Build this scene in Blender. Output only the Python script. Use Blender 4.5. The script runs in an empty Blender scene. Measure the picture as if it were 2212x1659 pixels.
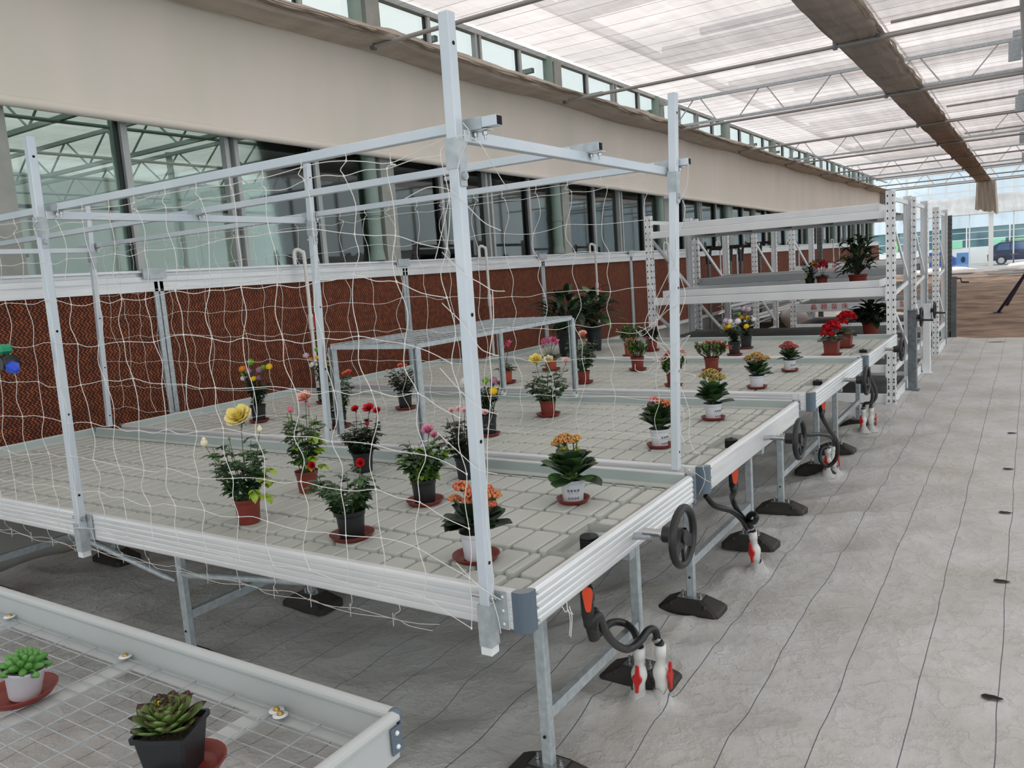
import bpy, math, random
from math import sin, cos, pi, radians, hypot
from mathutils import Vector, Matrix, noise

C = bpy.context.scene.collection
SC = bpy.context.scene
R = random.Random(7)

# ---------------------------------------------------------------- camera
YAW, PIT, ROL, FPX = 0.57970793, -0.1375176, -0.0722854, 1729.37
CX, CY, CAMH = 1106.0, 829.5, 1.94
_f = Vector((-sin(YAW)*cos(PIT), cos(YAW)*cos(PIT), sin(PIT)))
_r0 = Vector((cos(YAW), sin(YAW), 0)); _u0 = _r0.cross(_f)
_R = _r0*cos(ROL) + _u0*sin(ROL); _U = -_r0*sin(ROL) + _u0*cos(ROL)
cam = bpy.data.objects.new('camera', bpy.data.cameras.new('camera')); C.objects.link(cam)
cam.matrix_world = Matrix(((_R.x, _U.x, -_f.x, 0), (_R.y, _U.y, -_f.y, 0), (_R.z, _U.z, -_f.z, CAMH), (0, 0, 0, 1)))
cam.data.sensor_fit = 'HORIZONTAL'; cam.data.sensor_width = 36.0
cam.data.lens = 36.0*FPX/2212.0
cam.data.clip_start = 0.05; cam.data.clip_end = 400
SC.camera = cam

# ---------------------------------------------------------------- world, exposure
W = bpy.data.worlds.new('overcast_sky'); SC.world = W; W.use_nodes = True
_n = W.node_tree.nodes; _l = W.node_tree.links
_bg = _n['Background']
_tc = _n.new('ShaderNodeTexCoord'); _sx = _n.new('ShaderNodeSeparateXYZ'); _rp = _n.new('ShaderNodeValToRGB')
_l.new(_tc.outputs['Generated'], _sx.inputs[0]); _l.new(_sx.outputs[2], _rp.inputs[0]); _l.new(_rp.outputs[0], _bg.inputs[0])
_rp.color_ramp.elements[0].color = (0.84, 0.90, 0.95, 1); _rp.color_ramp.elements[0].position = 0.0
_rp.color_ramp.elements[1].color = (1.0, 0.985, 0.97, 1); _rp.color_ramp.elements[1].position = 0.35
_bg.inputs[1].default_value = 1.45
SC.view_settings.view_transform = 'Standard'; SC.view_settings.look = 'None'
SC.view_settings.gamma = 1; SC.view_settings.use_curve_mapping = False
SC.view_settings.exposure = 0.45
# a veiled sun, high on the right of the house, comes through the cloud and the shade screen
_s = bpy.data.lights.new('sun', 'SUN'); _s.energy = 0.5; _s.angle = radians(18); _s.color = (1.0, 0.96, 0.9)
sun = bpy.data.objects.new('sun', _s); C.objects.link(sun); sun.rotation_euler = (radians(-18), radians(28), 0); sun.location = (6, -4, 14)
SC.cycles.max_bounces = 8; SC.cycles.diffuse_bounces = 4; SC.cycles.glossy_bounces = 3
SC.cycles.transparent_max_bounces = 24; SC.cycles.transmission_bounces = 4
SC.cycles.caustics_reflective = False; SC.cycles.caustics_refractive = False

# ---------------------------------------------------------------- points from the photograph's perspective
def ray(x, y): return _f + _R*((x-CX)/FPX) - _U*((y-CY)/FPX)
def onz(x, y, z):
    d = ray(x, y); t = (z-CAMH)/d.z; return Vector((d.x*t, d.y*t, z))
def ony(x, y, Y):
    d = ray(x, y); t = Y/d.y; return Vector((d.x*t, Y, CAMH+d.z*t))
def onx(x, y, X):
    d = ray(x, y); t = X/d.x; return Vector((X, d.y*t, CAMH+d.z*t))

# ---------------------------------------------------------------- materials
def lin(c):
    c = c/255.0
    return c/12.92 if c <= 0.04045 else ((c+0.055)/1.055)**2.4
def rgb(r, g, b): return (lin(r), lin(g), lin(b), 1.0)
M = {}
def mat(name, col, rough=0.6, metal=0.0, col2=None, nscale=8.0, bump=0.0, bscale=60.0, spec=0.5, stretch=None, detail=4, lo=0.35, hi=0.65, trans=0.0, sss=0.0):
    m = bpy.data.materials.new(name); m.use_nodes = True; M[name] = m
    nt = m.node_tree; N = nt.nodes; L = nt.links; b = N['Principled BSDF']
    b.inputs['Base Color'].default_value = col; b.inputs['Roughness'].default_value = rough
    b.inputs['Metallic'].default_value = metal; b.inputs['Specular IOR Level'].default_value = spec
    if trans: b.inputs['Transmission Weight'].default_value = trans
    if col2 is not None or bump:
        tc = N.new('ShaderNodeTexCoord'); mp = N.new('ShaderNodeMapping'); L.new(tc.outputs['Object'], mp.inputs[0])
        if stretch: mp.inputs['Scale'].default_value = stretch
    if col2 is not None:
        nz = N.new('ShaderNodeTexNoise'); nz.inputs['Scale'].default_value = nscale; nz.inputs['Detail'].default_value = detail
        L.new(mp.outputs[0], nz.inputs['Vector'])
        rp = N.new('ShaderNodeValToRGB'); rp.color_ramp.elements[0].color = col; rp.color_ramp.elements[1].color = col2
        rp.color_ramp.elements[0].position = lo; rp.color_ramp.elements[1].position = hi
        L.new(nz.outputs['Fac'], rp.inputs[0]); L.new(rp.outputs[0], b.inputs['Base Color'])
    if bump:
        n2 = N.new('ShaderNodeTexNoise'); n2.inputs['Scale'].default_value = bscale; n2.inputs['Detail'].default_value = 5
        L.new(mp.outputs[0], n2.inputs['Vector'])
        bp = N.new('ShaderNodeBump'); bp.inputs['Strength'].default_value = min(1, bump); bp.inputs['Distance'].default_value = 0.01
        L.new(n2.outputs['Fac'], bp.inputs['Height']); L.new(bp.outputs[0], b.inputs['Normal'])
    return m

mat('galvanised_steel', rgb(168,177,182), 0.42, 0.3, rgb(190,197,200), 30, 0.05, 90)
mat('post_steel', rgb(200,210,220), 0.4, 0.2, rgb(212,220,226), 3)
mat('galvanised_plain', rgb(190,194,194), 0.45, 0.1)
mat('rod_steel', rgb(158,154,150), 0.5, 0.15)
mat('dark_galvanised', rgb(105,112,116), 0.5, 0.5, rgb(128,134,137), 20)
mat('aluminium', rgb(216,219,222), 0.36, 0.25, rgb(230,232,232), 2.5, 0.0, 60, stretch=(1,1,14))
mat('aluminium_bright', rgb(236,237,238), 0.3, 0.2)
mat('grey_plastic', rgb(92,107,120), 0.45, 0.0)
mat('cap_top_plastic', rgb(130,140,146), 0.5, 0.0)
mat('bolt_steel', rgb(180,182,182), 0.25, 0.9)
mat('flood_tray_plastic', rgb(184,188,183), 0.45, 0.0, rgb(194,197,191), 1.6, 0.03, 120)
mat('tray_wall_plastic', rgb(160,175,173), 0.4, 0.0, rgb(170,182,179), 3)
mat('black_plastic', rgb(30,31,33), 0.42)
mat('black_rubber', rgb(38,36,35), 0.62, 0.0, rgb(52,47,42), 14, 0.1, 120)
mat('hose_rubber', rgb(30,31,33), 0.4)
mat('hole_black', rgb(14,14,16), 0.9)
mat('white_paint', rgb(232,234,236), 0.4, 0.0, rgb(238,240,241), 3)
mat('grey_paint_and_shade', rgb(176,182,184), 0.45, 0.1)
mat('dark_grey_paint', rgb(86,90,90), 0.5, 0.2, rgb(104,106,104), 5)
mat('white_plastic', rgb(222,222,220), 0.35)
mat('pvc_white', rgb(226,226,222), 0.3)
mat('red_plastic', rgb(196,38,36), 0.35)
mat('orange_plastic', rgb(224,74,36), 0.35)
mat('green_plastic', rgb(22,150,104), 0.35)
mat('blue_plastic', rgb(32,74,196), 0.35)
mat('terracotta_plastic', rgb(120,46,36), 0.5, 0.0, rgb(134,54,42), 6)
mat('orange_terracotta', rgb(168,78,50), 0.5, 0.0, rgb(178,88,58), 6)
mat('saucer_plastic', rgb(124,46,38), 0.45)
mat('black_pot_plastic', rgb(30,32,35), 0.45)
mat('white_pot_plastic', rgb(218,220,226), 0.38)
mat('potting_soil', rgb(46,38,30), 0.95, 0.0, rgb(72,62,44), 60, 0.8, 120)
mat('net_cord', rgb(226,224,220), 0.5)
mat('red_paint', rgb(196,60,54), 0.6)
mat('print_ink', rgb(48,50,58), 0.7)
mat('blue_paint', rgb(38,44,92), 0.5, 0.0, rgb(56,62,104), 8)
mat('brass', rgb(190,160,96), 0.3, 0.9)
for nm, a, b_ in (('leaf_dark', (34,54,32), (44,70,40)), ('leaf_mid', (52,86,44), (70,104,52)), ('leaf_light', (96,132,48), (124,152,56)),
                 ('leaf_yellow', (150,176,44), (120,150,40)), ('leaf_deep', (20,34,22), (34,52,32)), ('leaf_blue', (50,78,50), (64,94,60)), ('leaf_maroon', (60,40,42), (46,52,36)),
                 ('stem_green', (84,104,50), (70,90,44)), ('stem_brown', (70,62,44), (84,72,52)), ('stem_dark', (50,54,36), (60,62,42))):
    mat(nm, rgb(*a), 0.42, 0.0, rgb(*b_), 40)
for nm, a in (('petal_yellow', (238,218,120)), ('petal_cream', (240,228,196)), ('petal_peach', (238,182,160)), ('petal_rose', (222,104,128)), ('petal_red', (196,24,40)),
              ('petal_coral', (236,120,96)), ('petal_pink', (226,150,178)), ('petal_pale_pink', (238,190,190)), ('petal_magenta', (222,70,140)), ('petal_white', (236,232,228)),
              ('petal_gold', (240,200,20)), ('petal_orange', (226,150,48)), ('petal_lilac', (172,128,156)), ('petal_lime', (116,176,36)), ('petal_scarlet', (214,40,48)),
              ('petal_brick', (196,84,64)), ('petal_salmon', (206,120,84)), ('petal_mustard', (196,164,72)), ('petal_dusk', (160,60,66)), ('petal_vermilion', (222,74,58)),
              ('petal_apricot', (196,140,78)), ('petal_lightlilac', (206,184,200)), ('petal_bronze',(150,96,52)), ('petal_pinkedge', (230,128,150))):
    mat(nm, rgb(*a), 0.55)
mat('succulent_green', rgb(104,130,66), 0.35, 0.0, rgb(128,150,84), 25)
mat('succulent_tip', rgb(74,44,46), 0.45, 0.0, rgb(92,60,54), 25)
mat('succulent_bright', rgb(70,128,54), 0.25, 0.0, rgb(104,156,80), 30)

# ---------------------------------------------------------------- mesh helpers
class MB:
    def __init__(s): s.v = []; s.f = []; s.mi = []; s.sm = []
    def add(s, vs, fs, m=0, smooth=False):
        o = len(s.v); s.v += [tuple(p) for p in vs]
        for q in fs: s.f.append(tuple(o+i for i in q)); s.mi.append(m); s.sm.append(smooth)
    def box(s, c, d, m=0, rot=None, bev=0.0):
        x, y, z = d[0]/2, d[1]/2, d[2]/2
        if bev > 0:
            b = min(bev, x*0.9, y*0.9, z*0.9)
            vs = []
            for sx in (-1, 1):
                for sy in (-1, 1):
                    for sz in (-1, 1):
                        vs += [(sx*x, sy*(y-b), sz*(z-b)), (sx*(x-b), sy*y, sz*(z-b)), (sx*(x-b), sy*(y-b), sz*z)]
            idx = {}
            k = 0
            for sx in (-1, 1):
                for sy in (-1, 1):
                    for sz in (-1, 1): idx[(sx, sy, sz)] = k; k += 3
            fs = []
            for a in (-1, 1):
                fs.append([idx[(a, p, q)] for p, q in ((-1,-1),(1,-1),(1,1),(-1,1))][::a])
                fs.append([idx[(p, a, q)]+1 for p, q in ((-1,-1),(-1,1),(1,1),(1,-1))][::a])
                fs.append([idx[(p, q, a)]+2 for p, q in ((-1,-1),(1,-1),(1,1),(-1,1))][::a])
            for a in (-1, 1):
                for b2 in (-1, 1):
                    fs.append((idx[(a,b2,-1)], idx[(a,b2,1)], idx[(a,b2,1)]+1, idx[(a,b2,-1)]+1))
                    fs.append((idx[(a,-1,b2)], idx[(a,1,b2)], idx[(a,1,b2)]+2, idx[(a,-1,b2)]+2))
                    fs.append((idx[(-1,a,b2)]+1, idx[(1,a,b2)]+1, idx[(1,a,b2)]+2, idx[(-1,a,b2)]+2))
                    for c2 in (-1, 1):
                        i = idx[(a,b2,c2)]; fs.append((i, i+1, i+2))
        else:
            vs = [(sx*x, sy*y, sz*z) for sx in (-1, 1) for sy in (-1, 1) for sz in (-1, 1)]
            fs = [(0,1,3,2), (4,6,7,5), (0,4,5,1), (2,3,7,6), (0,2,6,4), (1,5,7,3)]
        cc = Vector(c)
        if rot is not None: vs = [rot @ Vector(p) + cc for p in vs]
        else: vs = [Vector(p)+cc for p in vs]
        s.add(vs, fs, m)
    def bar(s, a, b, w, h, m=0, up=(0,0,1), bev=0.0, roll=0.0):
        a = Vector(a); b = Vector(b); d = b-a; L = d.length
        if L < 1e-6: return
        d.normalize(); u = Vector(up)
        if abs(d.dot(u)) > 0.98: u = Vector((0,1,0))
        r = d.cross(u).normalized(); u = r.cross(d)
        if roll: r, u = r*cos(roll)+u*sin(roll), -r*sin(roll)+u*cos(roll)
        rot = Matrix((r, d, u)).transposed()
        s.box((a+b)/2, (w, L, h), m, rot, bev)
    def tube(s, pts, r, n=8, m=0, cap=True, smooth=True, closed=False):
        pts = [Vector(p) for p in pts]; k = len(pts)
        if k < 2: return
        rs = r if isinstance(r, (list, tuple)) else [r]*k
        o = len(s.v); u = None; vs = []
        for i, p in enumerate(pts):
            if closed: t = pts[(i+1) % k]-pts[i-1]
            else: t = pts[min(i+1, k-1)]-pts[max(i-1, 0)]
            if t.length < 1e-9: t = Vector((0,0,1))
            t.normalize()
            if u is None:
                u = t.orthogonal().normalized()
            else:
                u = (u - t*u.dot(t))
                u = u.normalized() if u.length > 1e-6 else t.orthogonal().normalized()
            w = t.cross(u)
            for j in range(n):
                a = 2*pi*j/n; vs.append(p+(u*cos(a)+w*sin(a))*rs[i])
        fs = []
        for i in range(k if closed else k-1):
            i2 = (i+1) % k
            for j in range(n):
                j2 = (j+1) % n; fs.append((i*n+j, i*n+j2, i2*n+j2, i2*n+j))
        s.add(vs, fs, m, smooth)
        if cap and not closed:
            s.add(vs[:n], [tuple(range(n))[::-1]], m); s.add(vs[-n:], [tuple(range(n))], m)
    def cyl(s, a, b, r, n=12, m=0, r2=None, smooth=True):
        s.tube([a, b], [r, r if r2 is None else r2], n, m, True, smooth)
    def lathe(s, prof, c=(0,0,0), n=24, m=0, axis=None, smooth=True, sx=1, sy=1, rotz=0):
        c = Vector(c); vs = []
        for (r, z) in prof:
            for j in range(n):
                a = 2*pi*j/n+rotz; p = Vector((r*cos(a)*sx, r*sin(a)*sy, z))
                if axis is not None: p = axis @ p
                vs.append(p+c)
        fs = []
        for i in range(len(prof)-1):
            for j in range(n):
                j2 = (j+1) % n; fs.append((i*n+j, i*n+j2, (i+1)*n+j2, (i+1)*n+j))
        s.add(vs, fs, m, smooth)
    def sphere(s, c, r, n=10, k=6, m=0, sz=1.0, jit=0.0, smooth=True):
        prof = []
        c = Vector(c); vs = []
        for i in range(k+1):
            th = pi*i/k
            for j in range(n):
                a = 2*pi*j/n; q = 1+(R.uniform(-jit, jit) if jit else 0)
                vs.append(c+Vector((sin(th)*cos(a), sin(th)*sin(a), -cos(th)*sz))*r*q)
        fs = []
        for i in range(k):
            for j in range(n):
                j2 = (j+1) % n; fs.append((i*n+j, i*n+j2, (i+1)*n+j2, (i+1)*n+j))
        s.add(vs, fs, m, smooth)
    def extrude(s, poly, a, b, u, w, m=0, cap=True):
        """poly = list of (p, q): offsets along unit vectors u and w, swept from a to b"""
        a = Vector(a); b = Vector(b); u = Vector(u); w = Vector(w); n = len(poly)
        vs = [a+u*p+w*q for p, q in poly]+[b+u*p+w*q for p, q in poly]
        fs = [(i, (i+1) % n, n+(i+1) % n, n+i) for i in range(n)]
        if cap: fs += [tuple(range(n))[::-1], tuple(range(n, 2*n))]
        s.add(vs, fs, m)
    def build(s, name, mats, parent=None, loc=None):
        me = bpy.data.meshes.new(name)
        if loc is not None:
            lx, ly, lz = loc; vs = [(p[0]-lx, p[1]-ly, p[2]-lz) for p in s.v]
        else: vs = s.v
        me.from_pydata(vs, [], s.f)
        if not isinstance(mats, (list, tuple)): mats = [mats]
        for q in mats: me.materials.append(M[q] if isinstance(q, str) else q)
        me.polygons.foreach_set('material_index', s.mi); me.polygons.foreach_set('use_smooth', s.sm)
        me.update()
        o = bpy.data.objects.new(name, me); C.objects.link(o)
        if parent is not None: o.parent = parent
        if loc is not None: o.location = loc
        return o

def local(parent, o):
    """give a part whose mesh is in world coordinates its place under a moved Empty"""
    q = parent
    off = Vector((0,0,0))
    while q is not None: off += q.location; q = q.parent
    o.location = -off
    return o
def thing(name, label, cat, loc=(0,0,0), group=None):
    o = bpy.data.objects.new(name, None); C.objects.link(o); o.location = loc; o.empty_display_size = 0.1
    o['label'] = label; o['category'] = cat
    if group: o['group'] = group
    return o
def tag(o, label, cat, group=None, kind=None):
    if label: o['label'] = label
    if cat: o['category'] = cat
    if group: o['group'] = group
    if kind: o['kind'] = kind
    return o
def structure(o, label=None):
    o['kind'] = 'structure'
    if label: o['label'] = label; 
    return o
def part(mb, name, mats, parent):
    """mesh in world coordinates, parented to a placed Empty or part"""
    off = Vector((0,0,0)); q = parent
    while q is not None: off += q.location; q = q.parent
    for i, p in enumerate(mb.v): mb.v[i] = (p[0]-off.x, p[1]-off.y, p[2]-off.z)
    return mb.build(name, mats, parent)
# ================================================================ SETTING
WX = -6.55            # glass and pad wall on the left
def simple_mat(name, fn):
    m = bpy.data.materials.new(name); m.use_nodes = True; M[name] = m
    fn(m.node_tree, m.node_tree.nodes, m.node_tree.links); return m

# woven white ground cloth with a fine dark thread every 30 cm
def _mat_cloth(nt, N, L):
    b = N['Principled BSDF']; b.inputs['Roughness'].default_value = 0.75
    g = N.new('ShaderNodeNewGeometry'); sx = N.new('ShaderNodeSeparateXYZ'); L.new(g.outputs['Position'], sx.inputs[0])
    nz = N.new('ShaderNodeTexNoise'); nz.inputs['Scale'].default_value = 1.7; nz.inputs['Detail'].default_value = 6; L.new(g.outputs['Position'], nz.inputs['Vector'])
    wob = N.new('ShaderNodeTexNoise'); wob.inputs['Scale'].default_value = 1.3; L.new(g.outputs['Position'], wob.inputs['Vector'])
    a = N.new('ShaderNodeMath'); a.operation = 'MULTIPLY_ADD'; L.new(wob.outputs['Fac'], a.inputs[0]); a.inputs[1].default_value = 0.035; L.new(sx.outputs[0], a.inputs[2])
    d = N.new('ShaderNodeMath'); d.operation = 'ADD'; L.new(a.outputs[0], d.inputs[0]); d.inputs[1].default_value = 30.3245
    mo = N.new('ShaderNodeMath'); mo.operation = 'MODULO'; L.new(d.outputs[0], mo.inputs[0]); mo.inputs[1].default_value = 0.301
    s2 = N.new('ShaderNodeMath'); s2.operation = 'SUBTRACT'; L.new(mo.outputs[0], s2.inputs[0]); s2.inputs[1].default_value = 0.15
    ab = N.new('ShaderNodeMath'); ab.operation = 'ABSOLUTE'; L.new(s2.outputs[0], ab.inputs[0])
    lt = N.new('ShaderNodeMath'); lt.operation = 'LESS_THAN'; L.new(ab.outputs[0], lt.inputs[0]); lt.inputs[1].default_value = 0.0021
    rp = N.new('ShaderNodeValToRGB'); L.new(nz.outputs['Fac'], rp.inputs[0])
    rp.color_ramp.elements[0].position = 0.3; rp.color_ramp.elements[0].color = rgb(180,179,175)
    rp.color_ramp.elements[1].position = 0.62; rp.color_ramp.elements[1].color = rgb(198,198,197)
    # trodden-in brown dirt patches
    n3 = N.new('ShaderNodeTexNoise'); n3.inputs['Scale'].default_value = 0.9; n3.inputs['Detail'].default_value = 8; n3.inputs['Roughness'].default_value = 0.7; L.new(g.outputs['Position'], n3.inputs['Vector'])
    r3 = N.new('ShaderNodeValToRGB'); L.new(n3.outputs['Fac'], r3.inputs[0]); r3.color_ramp.elements[0].position = 0.50; r3.color_ramp.elements[0].color = (0,0,0,1); r3.color_ramp.elements[1].position = 0.75; r3.color_ramp.elements[1].color = (0.55,0.55,0.55,1)
    mx = N.new('ShaderNodeMixRGB'); L.new(r3.outputs[0], mx.inputs[0]); L.new(rp.outputs[0], mx.inputs[1]); mx.inputs[2].default_value = rgb(172,160,144)
    m2 = N.new('ShaderNodeMixRGB'); L.new(lt.outputs[0], m2.inputs[0]); L.new(mx.outputs[0], m2.inputs[1]); m2.inputs[2].default_value = rgb(92,100,108)
    L.new(m2.outputs[0], b.inputs['Base Color'])
    n4 = N.new('ShaderNodeTexNoise'); n4.inputs['Scale'].default_value = 5; n4.inputs['Detail'].default_value = 8; n4.inputs['Roughness'].default_value = 0.6; L.new(g.outputs['Position'], n4.inputs['Vector'])
    bp = N.new('ShaderNodeBump'); rg_ = N.new('ShaderNodeMath'); rg_.operation = 'SUBTRACT'; L.new(n4.outputs['Fac'], rg_.inputs[0]); rg_.inputs[1].default_value = 0.5; rg2 = N.new('ShaderNodeMath'); rg2.operation = 'ABSOLUTE'; L.new(rg_.outputs[0], rg2.inputs[0]); rg3 = N.new('ShaderNodeMath'); rg3.operation = 'POWER'; L.new(rg2.outputs[0], rg3.inputs[0]); rg3.inputs[1].default_value = 0.6
    bp.inputs['Strength'].default_value = 0.8; bp.inputs['Distance'].default_value = 0.022; bp.invert = True; L.new(rg3.outputs[0], bp.inputs['Height']); L.new(bp.outputs[0], b.inputs['Normal'])
simple_mat('ground_cloth', _mat_cloth)
mat('bare_soil', rgb(98,76,60), 0.95, 0.0, rgb(150,126,106), 1.1, 1.0, 9, detail=12, lo=0.38, hi=0.66)
mat('concrete', rgb(150,148,142), 0.85, 0.0, rgb(168,166,160), 2)

def axis_pts(segs):
    out = []
    for a, b, st in segs:
        n = max(1, round((b-a)/st)); out += [a+(b-a)*i/n for i in range(n)]
    out.append(segs[-1][1]); return out
RISERS = [(-1.427,3.012),(-1.337,3.055),(-1.387,4.719),(-1.446,7.015),(-1.40,7.109),(-1.457,8.882),(-1.394,8.969)]
def cloth_z(x, y):
    e = 1.0
    side = max(0.0, 1-abs(x+1.6)/1.3)              # rucked along the bench feet
    under = 1.0 if x < -1.5 else 0.0
    amp = 0.007+0.050*side+0.026*under
    p = Vector((x*1.1+y*0.5, y*2.4-x*0.9, 0.3))
    r = noise.noise(p); rid = (1-abs(r)*2.6)
    q = noise.noise(Vector((x*4.1, y*3.0, 4.0)))
    k = noise.noise(Vector((x*0.8, y*0.7, 9.0)))
    z = amp*(0.6*rid+0.35*q+0.5*k)
    for rx, ry in RISERS:
        d2 = (x-rx)**2+(y-ry)**2
        if d2 < 0.06: z += 0.05*math.exp(-d2/0.0035)
    return max(0.0, z+0.008)*e
xs = axis_pts([(-6.4,-2.4,0.11),(-2.4,-0.2,0.032),(-0.2,0.6,0.06),(0.6,6.0,0.4)])
ys = axis_pts([(-6,1.6,0.3),(1.6,6.5,0.034),(6.5,10,0.06),(10,18.25,0.15)])
mb = MB(); vs = []
for j, y in enumerate(ys):
    for i, x in enumerate(xs):
        yy = y
        if j == len(ys)-1: yy = y+0.06*noise.noise(Vector((x*3, 0, 0)))
        vs.append((x, yy, cloth_z(x, y)))
nx = len(xs)
mb.add(vs, [(j*nx+i, j*nx+i+1, (j+1)*nx+i+1, (j+1)*nx+i) for j in range(len(ys)-1) for i in range(nx-1)], 0, True)
o = mb.build('floor', 'ground_cloth'); structure(o, 'white woven ground cloth with fine dark threads')
# planting slits burnt in the cloth along its right thread
for i, (sx_, sy_) in enumerate(((-0.113,3.702),(-0.115,5.087),(-0.128,6.42),(-0.136,7.7),(-0.134,9.164))):
    mb = MB(); pts = [(sx_+0.040*cos(2*pi*k/14), sy_+0.017*sin(2*pi*k/14)*(1-0.4*cos(2*pi*k/14)), cloth_z(sx_, sy_)+0.008+0.002*(k % 2)) for k in range(14)]
    mb.add(pts, [tuple(range(14))], 0)
    mb.tube(pts, 0.002, 4, 1, closed=True)
    o = mb.build('planting_slit', ['hole_black', 'stem_brown'])
    tag(o, ['burnt oval slit in the ground cloth, nearest the camera', 'second burnt slit in the ground cloth from the front', 'burnt slit in the middle of the row in the cloth',
            'fourth burnt slit in the cloth, beyond the middle one', 'farthest small burnt slit in the ground cloth'][i], 'slit', 'burnt slits along the right thread of the ground cloth')
# bare earth
mb = MB(); vs = []
gx = axis_pts([(-30,-8,4),(-8,8,0.45),(8,30,4)]); gy = axis_pts([(-10,16,4),(16,50,0.5),(50,130,8)])
for y in gy:
    for x in gx: vs.append((x, y, -0.03 if y < 17 else -0.015+0.05*max(0, noise.noise(Vector((x*0.5, y*0.5, 1)))) + 0.02*noise.noise(Vector((x*2, y*2, 5)))))
nx = len(gx)
mb.add(vs, [(j*nx+i, j*nx+i+1, (j+1)*nx+i+1, (j+1)*nx+i) for j in range(len(gy)-1) for i in range(nx-1)], 0, True)
o = mb.build('ground', 'bare_soil'); structure(o, 'bare brown earth beyond the ground cloth')

# ---------------------------------------------------------------- shade screen under the roof
def _screen(col, k_tr, k_tl, band=True):
    def fn(nt, N, L):
        N.remove(N['Principled BSDF']); out = N['Material Output']
        g = N.new('ShaderNodeNewGeometry'); mp = N.new('ShaderNodeMapping'); mp.inputs['Scale'].default_value = (4.0, 0.22, 1); L.new(g.outputs['Position'], mp.inputs[0])
        nz = N.new('ShaderNodeTexNoise'); nz.inputs['Scale'].default_value = 1.3; nz.inputs['Detail'].default_value = 7; nz.inputs['Roughness'].default_value = 0.62; L.new(mp.outputs[0], nz.inputs['Vector'])
        mp2 = N.new('ShaderNodeMapping'); mp2.inputs['Scale'].default_value = (0.7, 2.4, 1); L.new(g.outputs['Position'], mp2.inputs[0])
        n2 = N.new('ShaderNodeTexNoise'); n2.inputs['Scale'].default_value = 1.6; n2.inputs['Detail'].default_value = 5; L.new(mp2.outputs[0], n2.inputs['Vector'])
        ad = N.new('ShaderNodeMath'); ad.operation = 'ADD'; L.new(nz.outputs['Fac'], ad.inputs[0]); L.new(n2.outputs['Fac'], ad.inputs[1])
        rp = N.new('ShaderNodeValToRGB'); hf = N.new('ShaderNodeMath'); hf.operation = 'MULTIPLY'; hf.inputs[1].default_value = 0.5; L.new(ad.outputs[0], hf.inputs[0]); L.new(hf.outputs[0], rp.inputs[0])
        c0 = tuple(c*0.74 for c in col[:3])+(1,); rp.color_ramp.elements[0].position = 0.36; rp.color_ramp.elements[0].color = c0
        rp.color_ramp.elements[1].position = 0.62; rp.color_ramp.elements[1].color = col
        tr = N.new('ShaderNodeBsdfTransparent'); tl = N.new('ShaderNodeBsdfTranslucent'); df = N.new('ShaderNodeBsdfDiffuse')
        L.new(rp.outputs[0], tl.inputs[0]); L.new(rp.outputs[0], df.inputs[0]); tr.inputs[0].default_value = (1, 0.97, 0.95, 1)
        m1 = N.new('ShaderNodeMixShader'); m1.inputs[0].default_value = k_tl; L.new(df.outputs[0], m1.inputs[1]); L.new(tl.outputs[0], m1.inputs[2])
        m2 = N.new('ShaderNodeMixShader'); m2.inputs[0].default_value = k_tr; L.new(m1.outputs[0], m2.inputs[1]); L.new(tr.outputs[0], m2.inputs[2])
        L.new(m2.outputs[0], out.inputs[0])
    return fn
simple_mat('shade_screen', _screen((0.74,0.69,0.685,1), 0.17, 0.62))
simple_mat('folded_screen', _screen(rgb(212,202,190), 0.02, 0.16))
simple_mat('dark_folded_screen', _screen(rgb(186,175,167), 0.0, 0.07))
def _curtain(nt, N, L):
    b = N['Principled BSDF']; b.inputs['Roughness'].default_value = 0.85
    g = N.new('ShaderNodeNewGeometry'); mp = N.new('ShaderNodeMapping'); mp.inputs['Scale'].default_value = (1, 0.9, 0.25); L.new(g.outputs['Position'], mp.inputs[0])
    nz = N.new('ShaderNodeTexNoise'); nz.inputs['Scale'].default_value = 1.6; nz.inputs['Detail'].default_value = 3; L.new(mp.outputs[0], nz.inputs['Vector'])
    rp = N.new('ShaderNodeValToRGB'); L.new(nz.outputs['Fac'], rp.inputs[0]); rp.color_ramp.elements[0].position = 0.3; rp.color_ramp.elements[0].color = rgb(220,216,204); rp.color_ramp.elements[1].position = 0.7; rp.color_ramp.elements[1].color = rgb(230,222,214)
    L.new(rp.outputs[0], b.inputs['Base Color'])
simple_mat('curtain_cloth', _curtain)
simple_mat('film_roll', _screen((0.9,0.9,0.9,1), 0.05, 0.75))

ZS = 5.34
RODY = [7.2, 11.65, 16.1, 20.8, 25.4, 30.2, 35.0, 39.5, 43.6]
def screen_sheet(name, x0, x1, label, dx=0.16):
    mb = MB(); vs = []
    gx = axis_pts([(x0, x1, dx)]); gy = axis_pts([(-6,24,0.17),(24,45.5,0.4)])
    for y in gy:
        for x in gx:
            b = (y/0.46) % 1.0
            sag = -0.05*sin(pi*b)*0.35
            w = 0.05*noise.noise(Vector((x*1.1, y*0.12, 2)))+0.022*noise.noise(Vector((x*3.1, y*0.5, 7)))
            fold = 0.045*math.exp(-((x-(-3.05+0.12*noise.noise(Vector((0, y*0.4, 3)))))/0.09)**2)
            vs.append((x, y, ZS+sag+w-fold))
    nx = len(gx)
    mb.add(vs, [(j*nx+i, j*nx+i+1, (j+1)*nx+i+1, (j+1)*nx+i) for j in range(len(gy)-1) for i in range(nx-1)], 0, True)
    return structure(mb.build(name, 'shade_screen'), label)
screen_sheet('ceiling', -6.5, -1.95, 'pinkish white woven shade screen under the glass roof')
screen_sheet('ceiling', -1.99, 6.2, 'pinkish white woven shade screen right of the folded strip', 0.22)
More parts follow.
